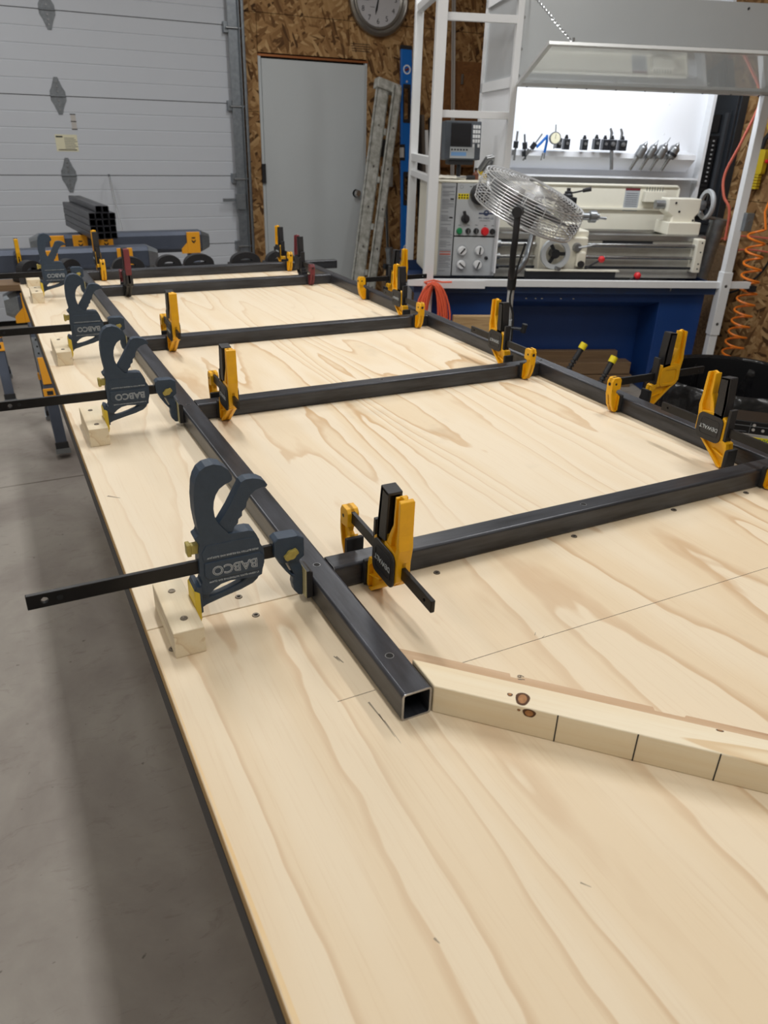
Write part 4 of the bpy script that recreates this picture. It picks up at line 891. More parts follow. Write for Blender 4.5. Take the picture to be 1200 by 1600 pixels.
def cord_and_hoses():
    # orange extension cord coiled on the rail below the headstock
    t = thing('extension_cord', 'coiled bright orange extension cord hanging under the lathe headstock', 'cord', L(.0, -.085, .70), LA)
    rn = random.Random(2); m = MB(); path = []
    for k in range(16):
        h = .15+.05*rn.random(); wd = .035+.05*rn.random(); ox = -.02+.05*rn.random(); oy = -.04+.06*rn.random()
        for i in range(20):
            a = 2*math.pi*i/20; path.append((ox+wd*math.sin(a)*(1.1-.25*math.cos(a)), oy+.006*math.sin(a+k), -h+h*math.cos(a)+.01))
    m.tube(path, .0055, n=6); m.build('coil', 'orangecord', t)
    MB().tube([(-.03, .01, .0), (-.05, .0, .012), (.0, -.03, .03), (.05, -.01, .015), (.11, -.01, .016)], .0055, n=6).build('cord_tail', 'orangecord', t)
    # coiled air hose in front of the right post
    t = thing('coiled_air_hose', 'coiled orange air hose hanging by the right wall', 'air hose', L(1.99, .02, 0), LA)
    m = MB(); path = []; turns = 13
    for i in range(turns*18+1):
        f = i/(turns*18); a = 2*math.pi*f*turns; z = 1.02-.92*f**.92; r_ = .05+.012*f
        path.append((r_*math.cos(a)+.035*math.sin(3*f), r_*math.sin(a), z))
    m.tube([(.02, .02, 1.28), (.05, .02, 1.22), (.03, .02, 1.12)]+path, .0068, n=7); m.build('hose', 'orangehose', t)
    # red air line down the post
    t = thing('air_line', 'red rubber air line running down beside the white post', 'air hose', L(1.83, .02, 0), LA)
    MB().tube(cr([(.03, .03, 2.2), (.02, .03, 1.75), (-.03, .06, 1.5), (-.07, .1, 1.32), (-.06, .08, 1.2), (-.02, .05, 1.12), (.0, .06, .95)]), .008, n=8).build('hose', 'redhose', t)
    t = thing('switch_box', 'small steel switch box on the right white post', 'switch box', L(1.852, -.06, 1.02), LA)
    bx('box', 'galv', t, -.018, .03, -.03, .03, 0, .10, bevel=.003); MB().cyl((.006, -.034, .05), (.006, -.028, .05), .012).build('knob', 'satin', t)
    # thin red lines on the right wall
    for z, dz, lab in ((.86, .05, 'upper thin red hose drooping across the right strand board wall'), (.68, .14, 'lower thin red hose rising to the right across the strand board wall')):
        t = thing('wall_hose', lab, 'air hose', (WX-.02, 3.3, z))
        MB().tube(cr([(0, .5, .02), (0, .2, -.01), (-.01, -.1, dz), (-.01, -.5, dz+.02), (-.01, -.9, dz+.1)]), .006, n=6).build('hose', 'redhose', t)
    t = thing('black_cable', 'black cable hanging down the right wall', 'cable', (WX-.02, 2.93, 0))
    MB().tube(cr([(0, -.12, 2.0), (0, -.06, 1.4), (0, 0, .9), (0, .1, .66), (-.02, .3, .52), (-.02, .6, .55)]), .008, n=6).build('cable', 'rubber', t)
    # yellow air tool hanging on the right wall
    t = thing('yellow_air_gun', 'yellow air gun hanging on the right strand board wall', 'air tool', (WX-.05, 3.2, 1.22))
    MB().prism(rrect(-.05, .05, .08, .23, .015), -.02, .02, 'YZ').build('gun_body', 'airyellow', t, bevel=.004)
    gg = MB()
    for i in range(5): gg.box(-.018, .018, -.035, .03, .08-.018*(i+1), .08-.018*i-.003)
    gg.build('gun_grip', 'airyellow', t, bevel=.003); MB().tube([(0, .0, .23), (0, -.01, .29), (0, -.04, .33)], .016).build('connector', 'blackplastic', t)
    MB().tube([(0.0, -.04+.03*math.sin(a), .37+.03*math.cos(a)) for a in [2*math.pi*i/14 for i in range(14)]], .009, closed=True).build('hang_ring', 'airyellow', t); MB().cyl((0, -.055, .16), (0, -.075, .16), .012).build('valve', 'red', t)
    t = thing('pipe_fitting', 'black and steel pipe fitting high on the right wall', 'pipe fitting', (WX-.05, 3.12, 1.62))
    MB().cyl((0, 0, 0), (0, -.01, .12), .03).build('body', 'blackplastic', t); MB().cyl((0, 0, .03), (0, 0, .05), .034).build('band', 'satin', t); MB().tube([(0, .0, .1), (0, .12, .1), (0, .2, .14)], .007).build('lead', 'rubber', t)
cord_and_hoses()

def breaker_panel():
    t = thing('breaker_panel', 'charcoal electrical breaker panel with open cover on the right wall', 'breaker panel', (WX-.09, 3.66, .88), 0)
    bx('panel_box', 'breaker', t, .02, .09, -.235, .28, 0, 1.15, bevel=.004)
    bx('panel_cover', 'breaker', t, -.002, .02, -.225, .27, .02, 1.13, bevel=.003)
    fr = bx('dead_front', 'breaker', t, -.012, 0, -.20, .18, .08, .80, bevel=.003)
    bx('door_edge', 'greyplastic', fr, -.04, -.012, -.2, -.175, .1, .78, bevel=.004)
    bx('main_switch', 'blackplastic', fr, -.028, -.012, -.13, .14, .66, .77, bevel=.004)
    bx('slot', 'ink', fr, -.016, -.012, -.14, .15, .10, .64)
    for i in range(18):
        z = .61-.028*i
        for y in (-.09, .03):
            b = bx('breaker_switch', 'blackplastic', fr, -.03, -.014, y-.05, y+.05, z-.012, z+.012)
            if y < 0 and i not in (10, 11, 12): bx('switch_mark', 'white', b, -.032, -.030, y-.035, y-.02, z-.005, z+.005)
breaker_panel()

# ------------------------------------------------------------------ pedestal fan
def fan():
    c = Vector((1.90, 2.385, 1.215)); A = Vector((.235, -.315, .96)).normalized()
    t = thing('pedestal_fan', 'grey wire cage pedestal fan tilted upward in front of the lathe', 'fan', (1.865, 2.39, 0))
    o = Vector((1.865, 2.39, 0)); c = c-o
    a = A.orthogonal().normalized(); b = A.cross(a)
    Rr, dep = .248, .06
    cg = MB()
    def ring(r, h, th, n=48): cg.tube([c+A*h+r*(math.cos(q)*a+math.sin(q)*b) for q in [2*math.pi*i/n for i in range(n)]], th, n=5, closed=True)
    for i in range(11):
        h = -dep+2*dep*i/10; ring(Rr*(1-.04*(h/dep)**2), h, .0036 if i in (0, 10) else .0017)
    for s in (-1, 1):
        for i in range(13): r = .05+.0145*i; ring(r, s*(dep+.03*(1-(r/Rr)**2)), .0017, 40)
    for i in range(16):
        q = 2*math.pi*i/16; e = math.cos(q)*a+math.sin(q)*b
        cg.tube([c+A*(-dep-.028)+e*.05, c-A*(dep+.012)+e*Rr*.7, c-A*dep+e*Rr*.96, c-A*dep*.4+e*Rr, c+A*dep*.4+e*Rr, c+A*dep+e*Rr*.96, c+A*(dep+.012)+e*Rr*.7, c+A*(dep+.028)+e*.05], .002, n=4)
    cg.build('cage', 'cage', t)
    MB().rev([(0, -.11), (.055, -.11), (.06, -.02), (.03, -.01), (.03, .02), (0, .02)], c, A, 24).build('motor', 'satin', t)
    for k in range(3):
        m = MB(); vs = []; nu, nv = 7, 5
        for i in range(nu):
            for j in range(nv):
                r = .04+(.225-.04)*i/(nu-1); w_ = R(14+34*(i/(nu-1))**.7); q = 2*math.pi*k/3+(-w_+2*w_*j/(nv-1))
                h = .035*(1-2*j/(nv-1))
                vs.append(c+A*(h+.01)+r*(math.cos(q)*a+math.sin(q)*b))
        m.add(vs, [(i*nv+j, i*nv+j+1, (i+1)*nv+j+1, (i+1)*nv+j) for i in range(nu-1) for j in range(nv-1)])
        ob = m.build('blade', 'satin', t); sm = ob.modifiers.new('thick', 'SOLIDIFY'); sm.thickness = .002
    # yoke: the pivot axis is square to the fan axis
    hz = Vector((-.705, -.704, 0)); hz = (hz-A*hz.dot(A)).normalized()
    neck = Vector((-.012, .0, .90))
    for s, m in ((1, 'blackplastic'), (-1, 'galv')):  # far arm's grey puts the light falling on a black yoke into colour
        pv = c+hz*s*(Rr+.018)
        p1 = pv+Vector((0, 0, -.10)); p2 = neck+(p1-neck)*.55+Vector((0, 0, -.09)); yk = MB()
        pth = [pv+Vector((0, 0, .02)), pv, p1, p2*.5+p1*.5+hz*s*.02, p2, neck+Vector((0, 0, .01)), neck]
        yk.tube(cr(pth, 5), .014, n=10); yo = yk.build('yoke_arm', m, t)
        MB().cyl(pv+hz*s*.022, pv-hz*s*.03, .022, n=16).build('pivot_knob', m, yo)
    MB().cyl((-.012, 0, .93), (-.012, 0, .84), .022, .02, n=18).build('neck', 'blackplastic', t)
    MB().cyl((-.012, 0, .86), (-.012, 0, .60), .0155, n=18).build('upper_pole', 'aluframe', t)
    co = MB().cyl((-.012, 0, .70), (-.012, 0, .60), .026, .028, n=20).build('collar', 'panelgrey', t)
    MB().cyl((-.012, -.02, .665), (.03, -.07, .665), .007, n=8).build('collar_screw', 'darksteel', co); MB().cyl((.03, -.07, .65), (.035, -.075, .69), .013, n=10).build('collar_knob', 'darksteel', co)
    MB().cyl((-.012, 0, .61), (-.012, 0, .03), .022, n=18).build('lower_pole', 'blackplastic', t)
    MB().rev([(0, 0), (.22, 0), (.22, .012), (.05, .035), (.03, .05), (0, .05)], (-.012, 0, 0), n=32).build('base', 'blackgloss', t)
    MB().tube(cr([(.02, -.03, 1.05), (-.03, -.05, .93), (-.035, -.03, .8), (-.005, -.03, .7), (.0, -.03, .4), (.02, -.05, .06), (.2, -.2, .01)]), .005, n=6).build('power_cord', 'rubber', t)
fan()

# ------------------------------------------------------------------ bin, crate and things right of the table
def right_side():
    t = thing('waste_bin', 'large black waste bin lined with a shiny black bag', 'bin', (2.24, 1.38, 0))
    MB().rev([(0, .01), (.235, .01), (.25, .03), (.285, .62), (.295, .62), (.295, .66), (.28, .66), (.235, .05), (0, .05)], n=40).build('bin_shell', 'blackgloss', t)
    rn = random.Random(9); m = MB(); n = 110
    prof = [(.02, .22), (.19, .22), (.25, .40), (.274, .60), (.286, .662), (.300, .668), (.309, .655), (.312, .60), (.316, .52), (.310, .43), (.316, .36), (.312, .30)]
    vs = []
    for i in range(n):
        q = 2*math.pi*i/n
        for k, (r, z) in enumerate(prof):
            amp = (0, .02, .025, .012, .002, .002, .004, .016, .03, .034, .034, .03)[k]
            rr = r+amp*(.5+math.sin(7*q+k*.6)*.35+math.sin(16*q+1.3*k)*.4+math.sin(31*q-k)*.2+rn.uniform(-.25, .25)); zz = z+(amp*.8*rn.uniform(-1, 1) if k > 6 or k < 3 else 0)-(.03*rn.random() if k == len(prof)-1 else 0)
            vs.append((rr*math.cos(q), rr*math.sin(q), zz))
    k = len(prof); fs = [(i*k+j, ((i+1) % n)*k+j, ((i+1) % n)*k+j+1, i*k+j+1) for i in range(n) for j in range(k-1)]
    m.add(vs, fs); m.build('bin_bag', 'bag', t, smooth=60)
    # printed black carton in front of the bin
    t = thing('printed_carton', 'black printed carton with white lines and a green lettered label beside the bin', 'carton', (1.875, .985, 0), R(-45))
    bx('carton_box', 'blackgloss', t, -.115, .26, 0, .12, 0, .655, bevel=.003)
    for z, x0, x1 in ((.638, -.11, .25), (.628, -.11, -.06), (.618, -.11, -.02), (.606, -.11, .03)): bx('print_line', 'printgrey', t, x0, x1, -.0012, 0, z, z+.0018)
    bx('print_line', 'printgrey', t, -.012, -.0105, -.0012, 0, .60, .65)
    for x, z in ((.0, .643), (.0, .627), (.03, .627), (.06, .627)): MB().prism(disc(x, z, .005, 12), -.0014, 0, 'XZ').build('print_dot', 'papergrey', t)
    lb = bx('carton_label', 'papergrey', t, -.05, .24, -.0012, 0, .52, .612); bx('label_band', 'yellowlabel', lb, .0, .24, -.0018, -.0012, .588, .602)
    text('lettering', '1000PSI', .026, 'green', lb, frame((.05, -.002, .588), (1, 0, 0), (0, -1, 0)))
    # black mobile crate behind the bin
    t = thing('tool_crate', 'black ribbed tool crate with silver edges at the right frame side', 'crate', (3.25, 1.82, 0), R(-40))
    bx('crate_body', 'blackgloss', t, 0, .6, 0, .5, .03, .50, bevel=.012)
    for x in (.12, .24, .36, .48): bx('rib', 'blackgloss', t, x-.012, x+.012, -.012, 0, .08, .46, bevel=.004)
    MB().prism([(0, .50), (.05, .60), (.2, .68), (.6, .70), (.6, .50)], .0, .5, 'XZ').build('crate_lid', 'blackgloss', t, bevel=.01)
    MB().tube([(0, -.004, .46), (0, -.004, .53), (.045, -.004, .605), (.19, -.004, .69), (.6, -.004, .71)], .009, n=8).build('crate_trim', 'chrome', t)
    MB().tube([(-.004, -.004, .46), (-.012, -.004, .34), (-.016, -.004, .28)], .014, n=8).build('side_latch', 'satin', t); bx('latch_tip', 'airyellow', t, -.026, -.006, -.012, .006, .22, .27, bevel=.004)
    # two ribbed black rods with yellow caps leaning in front of the lathe
    for (x, y, z), (x0, y0), lab in (((1.98, 1.985, .66), (1.60, 2.02), 'black ribbed rod with bright yellow cap, the taller of two behind the right rail'), ((2.02, 1.83, .635), (1.66, 1.80), 'black ribbed rod with bright yellow cap, the one nearer the yellow jaw')):
        t = thing('ribbed_rod', lab, 'rod', (x0, y0, 0)); p1 = Vector((x-x0, y-y0, z)); p0 = Vector((0, 0, .0)); d = (p1-p0).normalized(); Ln = (p1-p0).length
        MB().cyl(p0, p1, .008, n=12).build('rod', 'blackgloss', t)
        g = MB(); s = Ln*.42
        while s < Ln-.07: g.cyl(p0+d*s, p0+d*(s+.008), .0135, n=12); s += .0155
        g.cyl(p0+d*(Ln-.07), p0+d*(Ln-.012), .0125, n=14); g.build('ribbed_grip', 'blackplastic', t)
        MB().cyl(p0+d*(Ln-.016), p0+d*(Ln+.012), .0165, n=16).build('end_cap', 'yellowlabel', t)
    # rough boards below the lathe
    t = thing('rough_board', 'rough wooden board standing against the lathe stand', 'board', L(.125, -.14, 0), LA)
    bx('board', 'cardboard', t, 0, .24, 0, .04, 0, .53, bevel=.003)
    t = thing('timber_stack', 'stack of dark weathered timbers under the lathe', 'timber', L(.62, .14, 0), LA)
    bx('timber', 'oldwood', t, 0, .80, .0, .10, 0, .085, bevel=.004); bx('timber', 'oldwood', t, .02, .78, .0, .10, .09, .17, bevel=.004); bx('timber', 'oldwood', t, .0, .72, .105, .15, .0, .22, bevel=.004)
    MB().tube([(1.84-.62, .35, .0), (1.84-.62, .40, .92)], .035, n=16).build('pipe_offcut', 'galv', t) if False else None
    t = thing('grey_duct', 'grey pipe leaning behind the tail end of the lathe', 'pipe', L(1.84, .46, 0), (R(4), R(5), LA))
    MB().cyl((0, 0, 0), (0, 0, 1.05), .05, n=24).build('pipe', 'galv', t); MB().rev([(.05, 0), (.056, 0), (.056, .03), (.05, .03)], (0, 0, 1.02), n=24).build('pipe_collar', 'galv', t)
    t = thing('corner_post', 'dark weathered timber leaning against the right wall', 'timber', (WX-.135, 3.3, 0), 0)
    bx('timber', 'oldwood', t, 0, .06, -.12, .12, 0, .84, bevel=.004)
right_side()

# ------------------------------------------------------------------ back wall things
def back_wall():
    # clock
    t = thing('wall_clock', 'large round wall clock with pale face and silver rim', 'clock', (2.965, WY, 2.465))
    MB().rev([(.265, 0), (.275, -.02), (.27, -.045), (.25, -.055), (.235, -.045), (.225, -.03), (.215, -.034), (.20, -.02), (.2, 0)], (0, 0, 0), (0, 1, 0), 64).build('rim', 'clockrim', t)
    fc = MB().prism(disc(0, 0, .205, 64), -.016, -.002, 'XZ').build('dial', 'clockface', t)
    for h in range(1, 13):
        a = R(30*h); r = .162
        text('numeral', str(h), .055, 'ink', fc, frame((r*math.sin(a), -.017, r*math.cos(a)), (1, 0, 0), (0, -1, 0)))
    for i in range(60):
        a = R(6*i); bx('minute_mark', 'ink', fc, -.0012, .0012, -.0168, -.0158, .192, .199 if i % 5 else .202, X=Matrix.Rotation(a, 4, 'Y')) if i % 5 == 0 else None
    for a, ln, wd in ((R(-98), .15, .006), (R(193), .12, .008)):
        MB().prism([(-wd*.4, -.03), (wd*.4, -.03), (wd, ln*.7), (0, ln), (-wd, ln*.7)], -.022, -.019, 'XZ', X=Matrix.Rotation(a, 4, 'Y')).build('hand', 'ink', t)
    bx('inset_mark', 'ink', fc, -.075, -.035, -.0168, -.0158, -.066, -.063); MB().prism([(.05, -.085), (.055, -.08), (.08, -.055), (.075, -.06)], -.0168, -.0158, 'XZ').build('inset_mark', 'ink', fc)
    # plywood cupboard on the back wall
    t = thing('wall_cupboard', 'brown plywood cupboard door with small latch on the back wall', 'cupboard', (3.6, WY, 1.2))
    bx('cupboard_body', 'brownply', t, 0, .72, -.07, 0, 0, .86); dr = bx('cupboard_door', 'brownply', t, .1, .72, -.09, -.07, .0, .76, bevel=.003); bx('latch', 'satin', dr, .17, .19, -.105, -.09, .68, .76, bevel=.003)
    # shelf clutter under the cupboard
    for i, (x, z, w_, h_, m, lab) in enumerate(((3.60, .98, .14, .05, 'oldwood', 'small weathered wood block on the wall bracket left of the readout'), (3.02, 1.28, .10, .14, 'blackplastic', 'black toolbox fixed on the wall beside the ladder'), (3.03, 1.03, .10, .17, 'papergrey', 'pale grey outlet box on the wall right of the ladder'))):
        t = thing('wall_item', lab, 'wall box', (x, WY, z)); bx('box', m, t, 0, w_, -.06, 0, 0, h_, bevel=.005); bx('cover', m, t, .012, w_-.012, -.066, -.06, .012, h_-.012, bevel=.002)
    # step ladder leaning against the wall, folded
    t = thing('step_ladder', 'folded aluminium step ladder spattered with paint leaning beside the door', 'ladder', (2.44, 5.55, 0))
    p0, p1 = Vector((.0, .0, .0)), Vector((.45, .40, 1.86))
    d = (p1-p0).normalized(); sx = Vector((1, .1, 0)); sx = (sx-d*sx.dot(d)).normalized(); nn = d.cross(sx)
    def rail(name, off, w_, m, a=0.0, b=1.0, dpt=.03, tw=0.0):
        o0 = p0+(p1-p0)*a+sx*off[0]-nn*off[1]; o1 = p0+(p1-p0)*b+sx*(off[0]+tw)-nn*off[1]
        dd = (o1-o0).normalized(); X = Matrix(((sx.x, nn.x, dd.x, o0.x), (sx.y, nn.y, dd.y, o0.y), (sx.z, nn.z, dd.z, o0.z), (0, 0, 0, 1)))
        ln = (o1-o0).length
        q = MB(); q.box(0, w_, 0, .004, 0, ln, X); q.box(0, .012, 0, dpt, 0, ln, X); q.box(w_-.012, w_, 0, dpt, 0, ln, X); r_ = q.build(name, m, t)
        for i in range(5): MB().cyl(X @ Vector((w_/2, -.002, ln*(.15+.17*i))), X @ Vector((w_/2, -.008, ln*(.15+.17*i))), .008, n=8).build('rivet', 'satin', r_)
    rail('side_rail', (0, .0), .115, 'ladder'); rail('rear_rail', (.135, .05), .075, 'ladder', .0, 1.0); rail('web_plate', (.03, -.012), .065, 'ladder2', .2, .97, .006)
    for i in range(4):
        f = .2+.2*i; c = p0+(p1-p0)*f; X = Matrix(((sx.x, nn.x, d.x, c.x), (sx.y, nn.y, d.y, c.y), (sx.z, nn.z, d.z, c.z), (0, 0, 0, 1)))
        MB().box(.115, .14, .0, .09, 0, .05, X).build('step', 'ladder', t)
    X = Matrix(((sx.x, nn.x, d.x, p1.x), (sx.y, nn.y, d.y, p1.y), (sx.z, nn.z, d.z, p1.z), (0, 0, 0, 1)))
    MB().box(-.01, .22, -.02, .06, -.05, .03, X).build('top_cap', 'ladder', t, bevel=.006)
    # long blue spirit level standing on the lumber
    t = thing('spirit_level', 'long bright blue spirit level standing upright against the back wall', 'level', (3.165, 5.85, .43), (R(-6.5), R(.9), 0))
    Ln = 1.70; W2 = .052; Y0, Y1 = -.014, .014
    w1 = MB().prism([(-W2, 0), (W2, 0), (W2, Ln), (-W2, Ln)], Y0, Y1, 'XZ', [rrect(-.032, .032, .50, .70, .02), rrect(-.034, .034, 1.16, 1.40, .01)]).build('level_body', 'levelblue', t, bevel=.004)
    for z in (.09, Ln-.16):
        MB().rev([(.026, -.018), (.036, -.018), (.036, .018), (.026, .018)], (0, 0, z), (0, 1, 0), 28, closed=True).build('vial_ring', 'white', t); MB().prism(disc(0, z, .027, 24), -.01, .01, 'XZ').build('vial_back', 'papergrey', t); MB().cyl((-.018, -.013, z-.008), (.018, -.013, z+.008), .009, n=12).build('vial', 'maroon', t)
    MB().prism(rrect(-.036, .036, .46, .74, .012), Y0-.002, Y1+.002, 'XZ', [rrect(-.020, .020, .50, .70, .018)]).build('hand_grip', 'blackplastic', t); MB().prism(rrect(-.038, .038, 1.13, 1.43, .01), Y0-.002, Y1+.002, 'XZ', [rrect(-.026, .026, 1.16, 1.40, .008)]).build('hand_grip', 'blackplastic', t)
    bx('centre_window', 'blackplastic', t, -W2-.001, -.018, Y0-.002, Y1+.002, .83, .96); bx('centre_vial', 'papergrey', t, -W2-.002, -.03, Y0-.003, Y1+.003, .855, .935)
    bx('end_cap', 'blackplastic', t, -W2-.001, W2+.001, Y0-.001, Y1+.001, Ln-.01, Ln+.02); bx('end_cap', 'blackplastic', t, -W2-.001, W2+.001, Y0-.001, Y1+.001, -.001, .012)
    MB().prism(disc(0, Ln-.25, .009, 12), Y0-.001, Y1+.001, 'XZ').build('hang_hole', 'papergrey', t)
    # leaning bar stock
    labs = ['white flat bar leaning between the two left enclosure posts', 'grey steel bar leaning beside the white flat bar', 'dark steel angle bar leaning behind the enclosure post', 'short black topped tube among the leaning bars', 'pale narrow bar leaning nearest the enclosure corner', 'thin grey rod leaning left of the blue level', 'thin white bar high beside the right of the two left posts']
    for i, (x, top, w_, m) in enumerate(((3.37, 1.50, .035, 'white'), (3.33, 1.62, .03, 'satin'), (3.29, 1.85, .03, 'darksteel'), (3.425, 1.60, .05, 'blackplastic'), (3.485, 1.30, .03, 'papergrey'), (2.95, 1.2, .012, 'satin'), (3.62, 2.6, .022, 'papergrey'))):
        t = thing('bar_stock', labs[i], 'metal bar', (x, 5.72, .02), (R(-8.5), R((0, .2, 0, .2, .2, 0, 1.2)[i]), 0), 'leaning bar stock')
        bx('bar', m, t, -w_/2, w_/2, -.006, .006, 0, top, bevel=.001); bx('bar_flange', m, t, -w_/2, -w_/2+.005, -.006, .025, 0, top)
    # lumber and offcuts on the floor by the back wall
    labs = ['short stack of rough lumber under the blue level', 'rough board sloping in the offcut pile by the ladder', 'dark pipe sloping over the offcut pile by the ladder', 'grey pipe stub standing in the offcut pile']
    t = thing('lumber_block', labs[0], 'lumber', (2.98, 5.66, 0)); bx('plank', 'oldwood', t, 0, .26, 0, .3, 0, .14, bevel=.004); bx('plank', 'cardboard', t, .01, .26, 0, .3, .145, .29, bevel=.004); bx('plank', 'oldwood', t, 0, .25, .02, .3, .295, .42, bevel=.004)
    t = thing('lumber_block', labs[1], 'lumber', (2.72, 5.40, .0), 0); bx('plank', 'cardboard', t, 0, .42, 0, .12, .33, .40, X=Matrix.Rotation(R(8), 4, 'Y')); bx('prop', 'oldwood', t, .02, .1, .02, .1, 0, .36); bx('prop', 'oldwood', t, .3, .38, .02, .1, 0, .30)
    t = thing('dark_pipe', labs[2], 'pipe', (2.66, 5.30, 0)); MB().tube([(.0, 0, .47), (.2, .02, .42), (.4, .05, .36)], .022, n=12).build('pipe', 'darksteel', t); MB().cyl((.03, 0, 0), (.03, 0, .45), .012).build('pipe_leg', 'darksteel', t); MB().cyl((.37, .04, 0), (.37, .04, .37), .012).build('pipe_leg', 'darksteel', t)
    t = thing('pipe_stub', labs[3], 'pipe', (2.88, 5.55, .0), (0, R(-5), 0)); MB().cyl((0, 0, .0), (0, 0, .58), .028, n=16).build('pipe', 'galv', t); MB().rev([(.028, 0), (.033, 0), (.033, .03), (.028, .03)], (0, 0, .55), n=16).build('pipe_collar', 'galv', t)
back_wall()

# ------------------------------------------------------------------ sawhorses and tube stack by the overhead door
def sawhorse(label, x0, x1, y, top, plates, lean=.3):
    t = thing('sawhorse', label, 'sawhorse', (0, y, 0), 0, 'slate sawhorses with orange brackets')
    b = MB(); b.prism([(-.045, top-.005), (.045, top-.005), (.06, top-.03), (.06, top-.12), (.03, top-.145), (-.03, top-.145), (-.06, top-.12), (-.06, top-.03)], x0+.06, x1-.06, 'YZ'); bo = b.build('beam', 'shblue', t, bevel=.003)
    bx('beam_rib', 'shblue', bo, x0+.3, x1-.3, -.064, -.058, top-.115, top-.10)
    for xa, xb in ((x0, x0+.06), (x1-.06, x1)):
        inner, outer = (xb, xa) if xa == x0 else (xa, xb)
        e = MB(); k = []
        for xx, sc in ((inner, 1.0), (outer, .62)):
            for yy, zz in ((-.045, -.005), (.045, -.005), (.062, -.03), (.062, -.12), (.03, -.147), (-.03, -.147), (-.062, -.12), (-.062, -.03)): k.append((xx, yy*sc, top-.075+(zz+.075)*sc))
        e.add(k, [(i, (i+1) % 8, (i+1) % 8+8, i+8) for i in range(8)]+[tuple(range(8)), tuple(range(8, 16))]); e.build('end_cap', 'galv', t, smooth=0)
    for xc in plates:
        for s in (-1, 1):
            p = bx('bracket', 'shorange', t, xc-.045, xc+.045, min(s*.060, s*.072), max(s*.060, s*.072), top-.15, top-.01, bevel=.003)
            MB().prism([(xc-.045, top-.08), (xc-.085, top-.12), (xc-.085, top-.15), (xc-.045, top-.15)], min(s*.060, s*.070), max(s*.060, s*.070), 'XZ').build('bracket_wing', 'shorange', t)
            MB().prism([(xc-.014, top-.07), (xc, top-.085), (xc+.014, top-.07), (xc+.014, top-.06), (xc, top-.072), (xc-.014, top-.06)], min(s*.072, s*.0735), max(s*.072, s*.0735), 'XZ').build('chevron', 'ink', p); bx('bracket_mark', 'ink', p, xc-.012, xc+.012, min(s*.072, s*.0735), max(s*.072, s*.0735), top-.052, top-.044)
    for xc in (x0+.11, x1-.11):
        for s in (-1, 1):
            f0 = Vector((xc, s*.045, top-.13)); f1 = Vector((xc+(.02 if xc < (x0+x1)/2 else -.02), s*lean, .03)); d = (f1-f0)
            X = frame(f0, (1, 0, 0), -d); ln = d.length
            lg = MB(); lg.box(-.026, .026, -.018, .018, -ln, 0, X); lo = lg.build('leg', 'shblue', t, bevel=.003)
            MB().box(-.03, .03, -.022, .022, -ln-.006, -ln+.045, X).build('leg_shoe', 'rubber', lo, bevel=.004); MB().box(-.034, .034, -.028, .028, -ln-.012, -ln+.012, X).build('foot', 'galv', lo)
            MB().box(-.0275, .0275, -.0195, .0195, -ln*.42, -ln*.15, X).build('inner_sleeve', 'galv', lo)
            for q in range(5): MB().cyl(X @ Vector((-.01, -.02, -ln*(.17+.05*q))), X @ Vector((-.01, -.0205, -ln*(.17+.05*q))), .005, n=8).build('sleeve_hole', 'ink', lo)
            ob = MB(); ob.box(-.022, .022, -.024, -.018, -ln*.50, -ln*.30, X); ob.build('leg_badge', 'shorange', lo, bevel=.003); MB().box(-.03, .03, -.026, -.017, -ln*.60, -ln*.53, X).build('leg_lock', 'shorange', lo, bevel=.003)
            MB().box(-.014, .014, -.0268, -.0255, -ln*.58, -ln*.55, X).build('lock_mark', 'ink', lo)
    return t
sawhorse('slate and orange sawhorse standing just beyond the far left table corner', -.29, .85, 3.5, .77, (-.17,), .29)
sawhorse('slate sawhorse running off the left frame edge behind the far tube', -.48, .62, 4.4, .83, (.0, .42), .30)
sawhorse('slate and orange sawhorse carrying the stack of square tubes', -.06, 1.10, 5.0, .838, (.10, .24, .40, .98), .30)

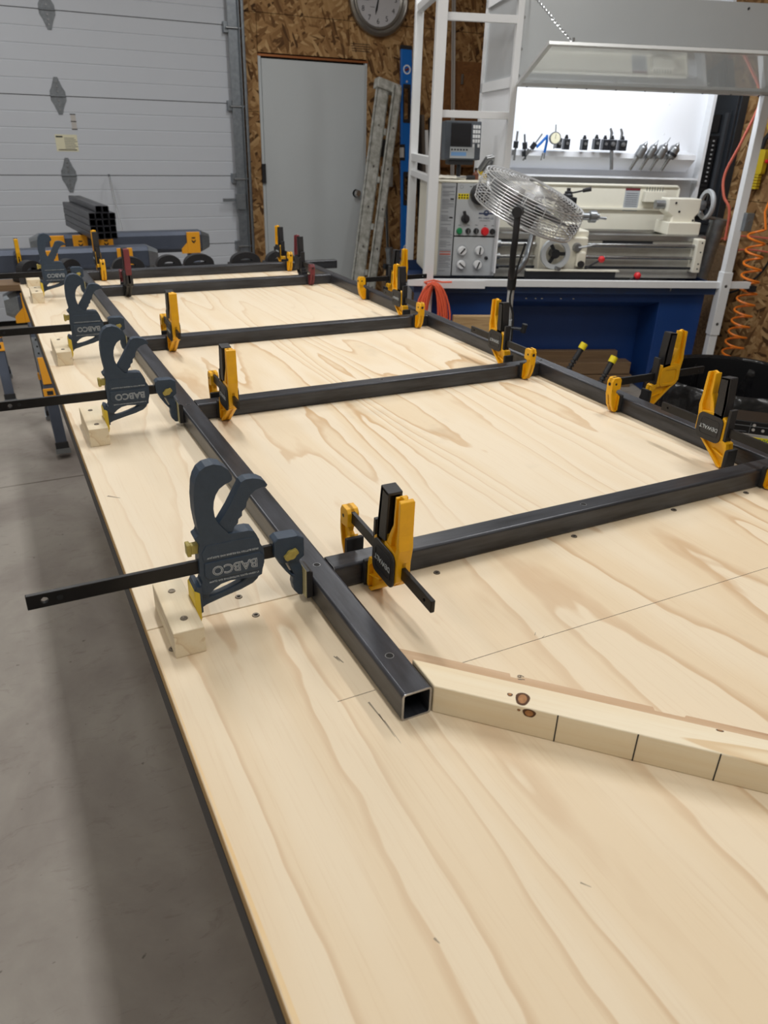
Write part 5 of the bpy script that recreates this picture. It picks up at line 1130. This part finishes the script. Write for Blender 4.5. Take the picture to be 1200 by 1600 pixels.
def tube_stack():
    x0, y0, z0 = .275, 4.60, .839; Ln = .78
    proto = None; rn = random.Random(4)
    rows = [4, 4, 4, 4, 2]; rname = ['bottom', 'second', 'third', 'fourth', 'top']; cname = ['leftmost', 'second from left', 'third from left', 'rightmost']
    for r, k in enumerate(rows):
        for c in range(k):
            lab = 'black square tube, %s of the %s row in the stack' % (cname[c] if k == 4 else ('left one', 'right one')[c], rname[r])
            loc = (x0+c*(S+.0012)+(.045 if r == 4 else 0)+.004*(rn.random()-.5)*(r > 0)*.2, y0-.01+.02*rn.random(), z0+r*(S+.0006))
            if proto is None:
                m = MB(); sq_tube(m, Ln, 'Y'); proto = flat_faces(m.build('square_tube', 'steel_y', None, smooth=40)); o = proto
            else: o = proto.copy(); COL.objects.link(o)
            o.location = loc; o.rotation_euler = (0, 0, R(5)); tag(o, lab, 'steel tube', 'stacked square tubes')
tube_stack()

def door_side():
    t = thing('metal_rod', 'thin steel rod leaning against the overhead door', 'rod', (.66, 5.35, 0)); MB().cyl((0, 0, 0), (-.02, .74, 1.12), .006, n=10).build('rod', 'satin', t); MB().cyl((-.02, .735, 1.11), (-.0203, .743, 1.125), .0075, n=10).build('rod_tip', 'darksteel', t)
    # low black cases with arched handles on the sawhorse beyond the table
    labs = ['first from the left', 'second from the left', 'third from the left', 'fourth from the left', 'fifth from the left', 'sixth from the left', 'rightmost']
    plank = thing('carry_plank', 'long plank laid on the sawhorse behind the farthest tube', 'plank', (-.3, 3.42, .771)); bx('plank', 'oldwood', plank, 0, 1.62, 0, .15, 0, .03, bevel=.003)
    tp = None
    for i, (x, w_) in enumerate(((-.155, .12), (.02, .12), (.30, .155), (.50, .125), (.655, .155), (.905, .16), (1.10, .16))):
        t = thing('carry_case', 'low black case with arched slotted handle, '+labs[i]+' behind the farthest tube', 'case', (x, 3.49, .802), R((35, 35, 0, 0, 0, 0, 0)[i]), 'black cases behind the far tube')
        bx('case_body', 'blackgloss', t, -w_/2-.005, w_/2+.005, -.05, .05, 0, .04, bevel=.006)
        out = [(w_/2*math.cos(a), .038+.056*math.sin(a)**.8) for a in [math.pi*k/14 for k in range(15)]]
        inn = [(w_*.22*math.cos(a), .05+.012*math.sin(a)) for a in [math.pi*k/8 for k in range(9)]]
        MB().prism(out, -.02, .02, 'XZ', [inn]).build('arched_handle', 'blackplastic', t, bevel=.005)
    trigger_clamp('yellow trigger clamp gripping the beam of the sawhorse at the left frame edge', (-.165, 4.33), -PI2, gap=.13, out=.12, z=.715)
    # washer-like cleats: small wood block behind the farthest pine block
    t = thing('wood_chip', 'small pale wood offcut behind the farthest pine block', 'wood block', (-.2, 2.80, T)); bx('offcut', 'pine_y', t, 0, .05, 0, .06, 0, .03, bevel=.002)
door_side()
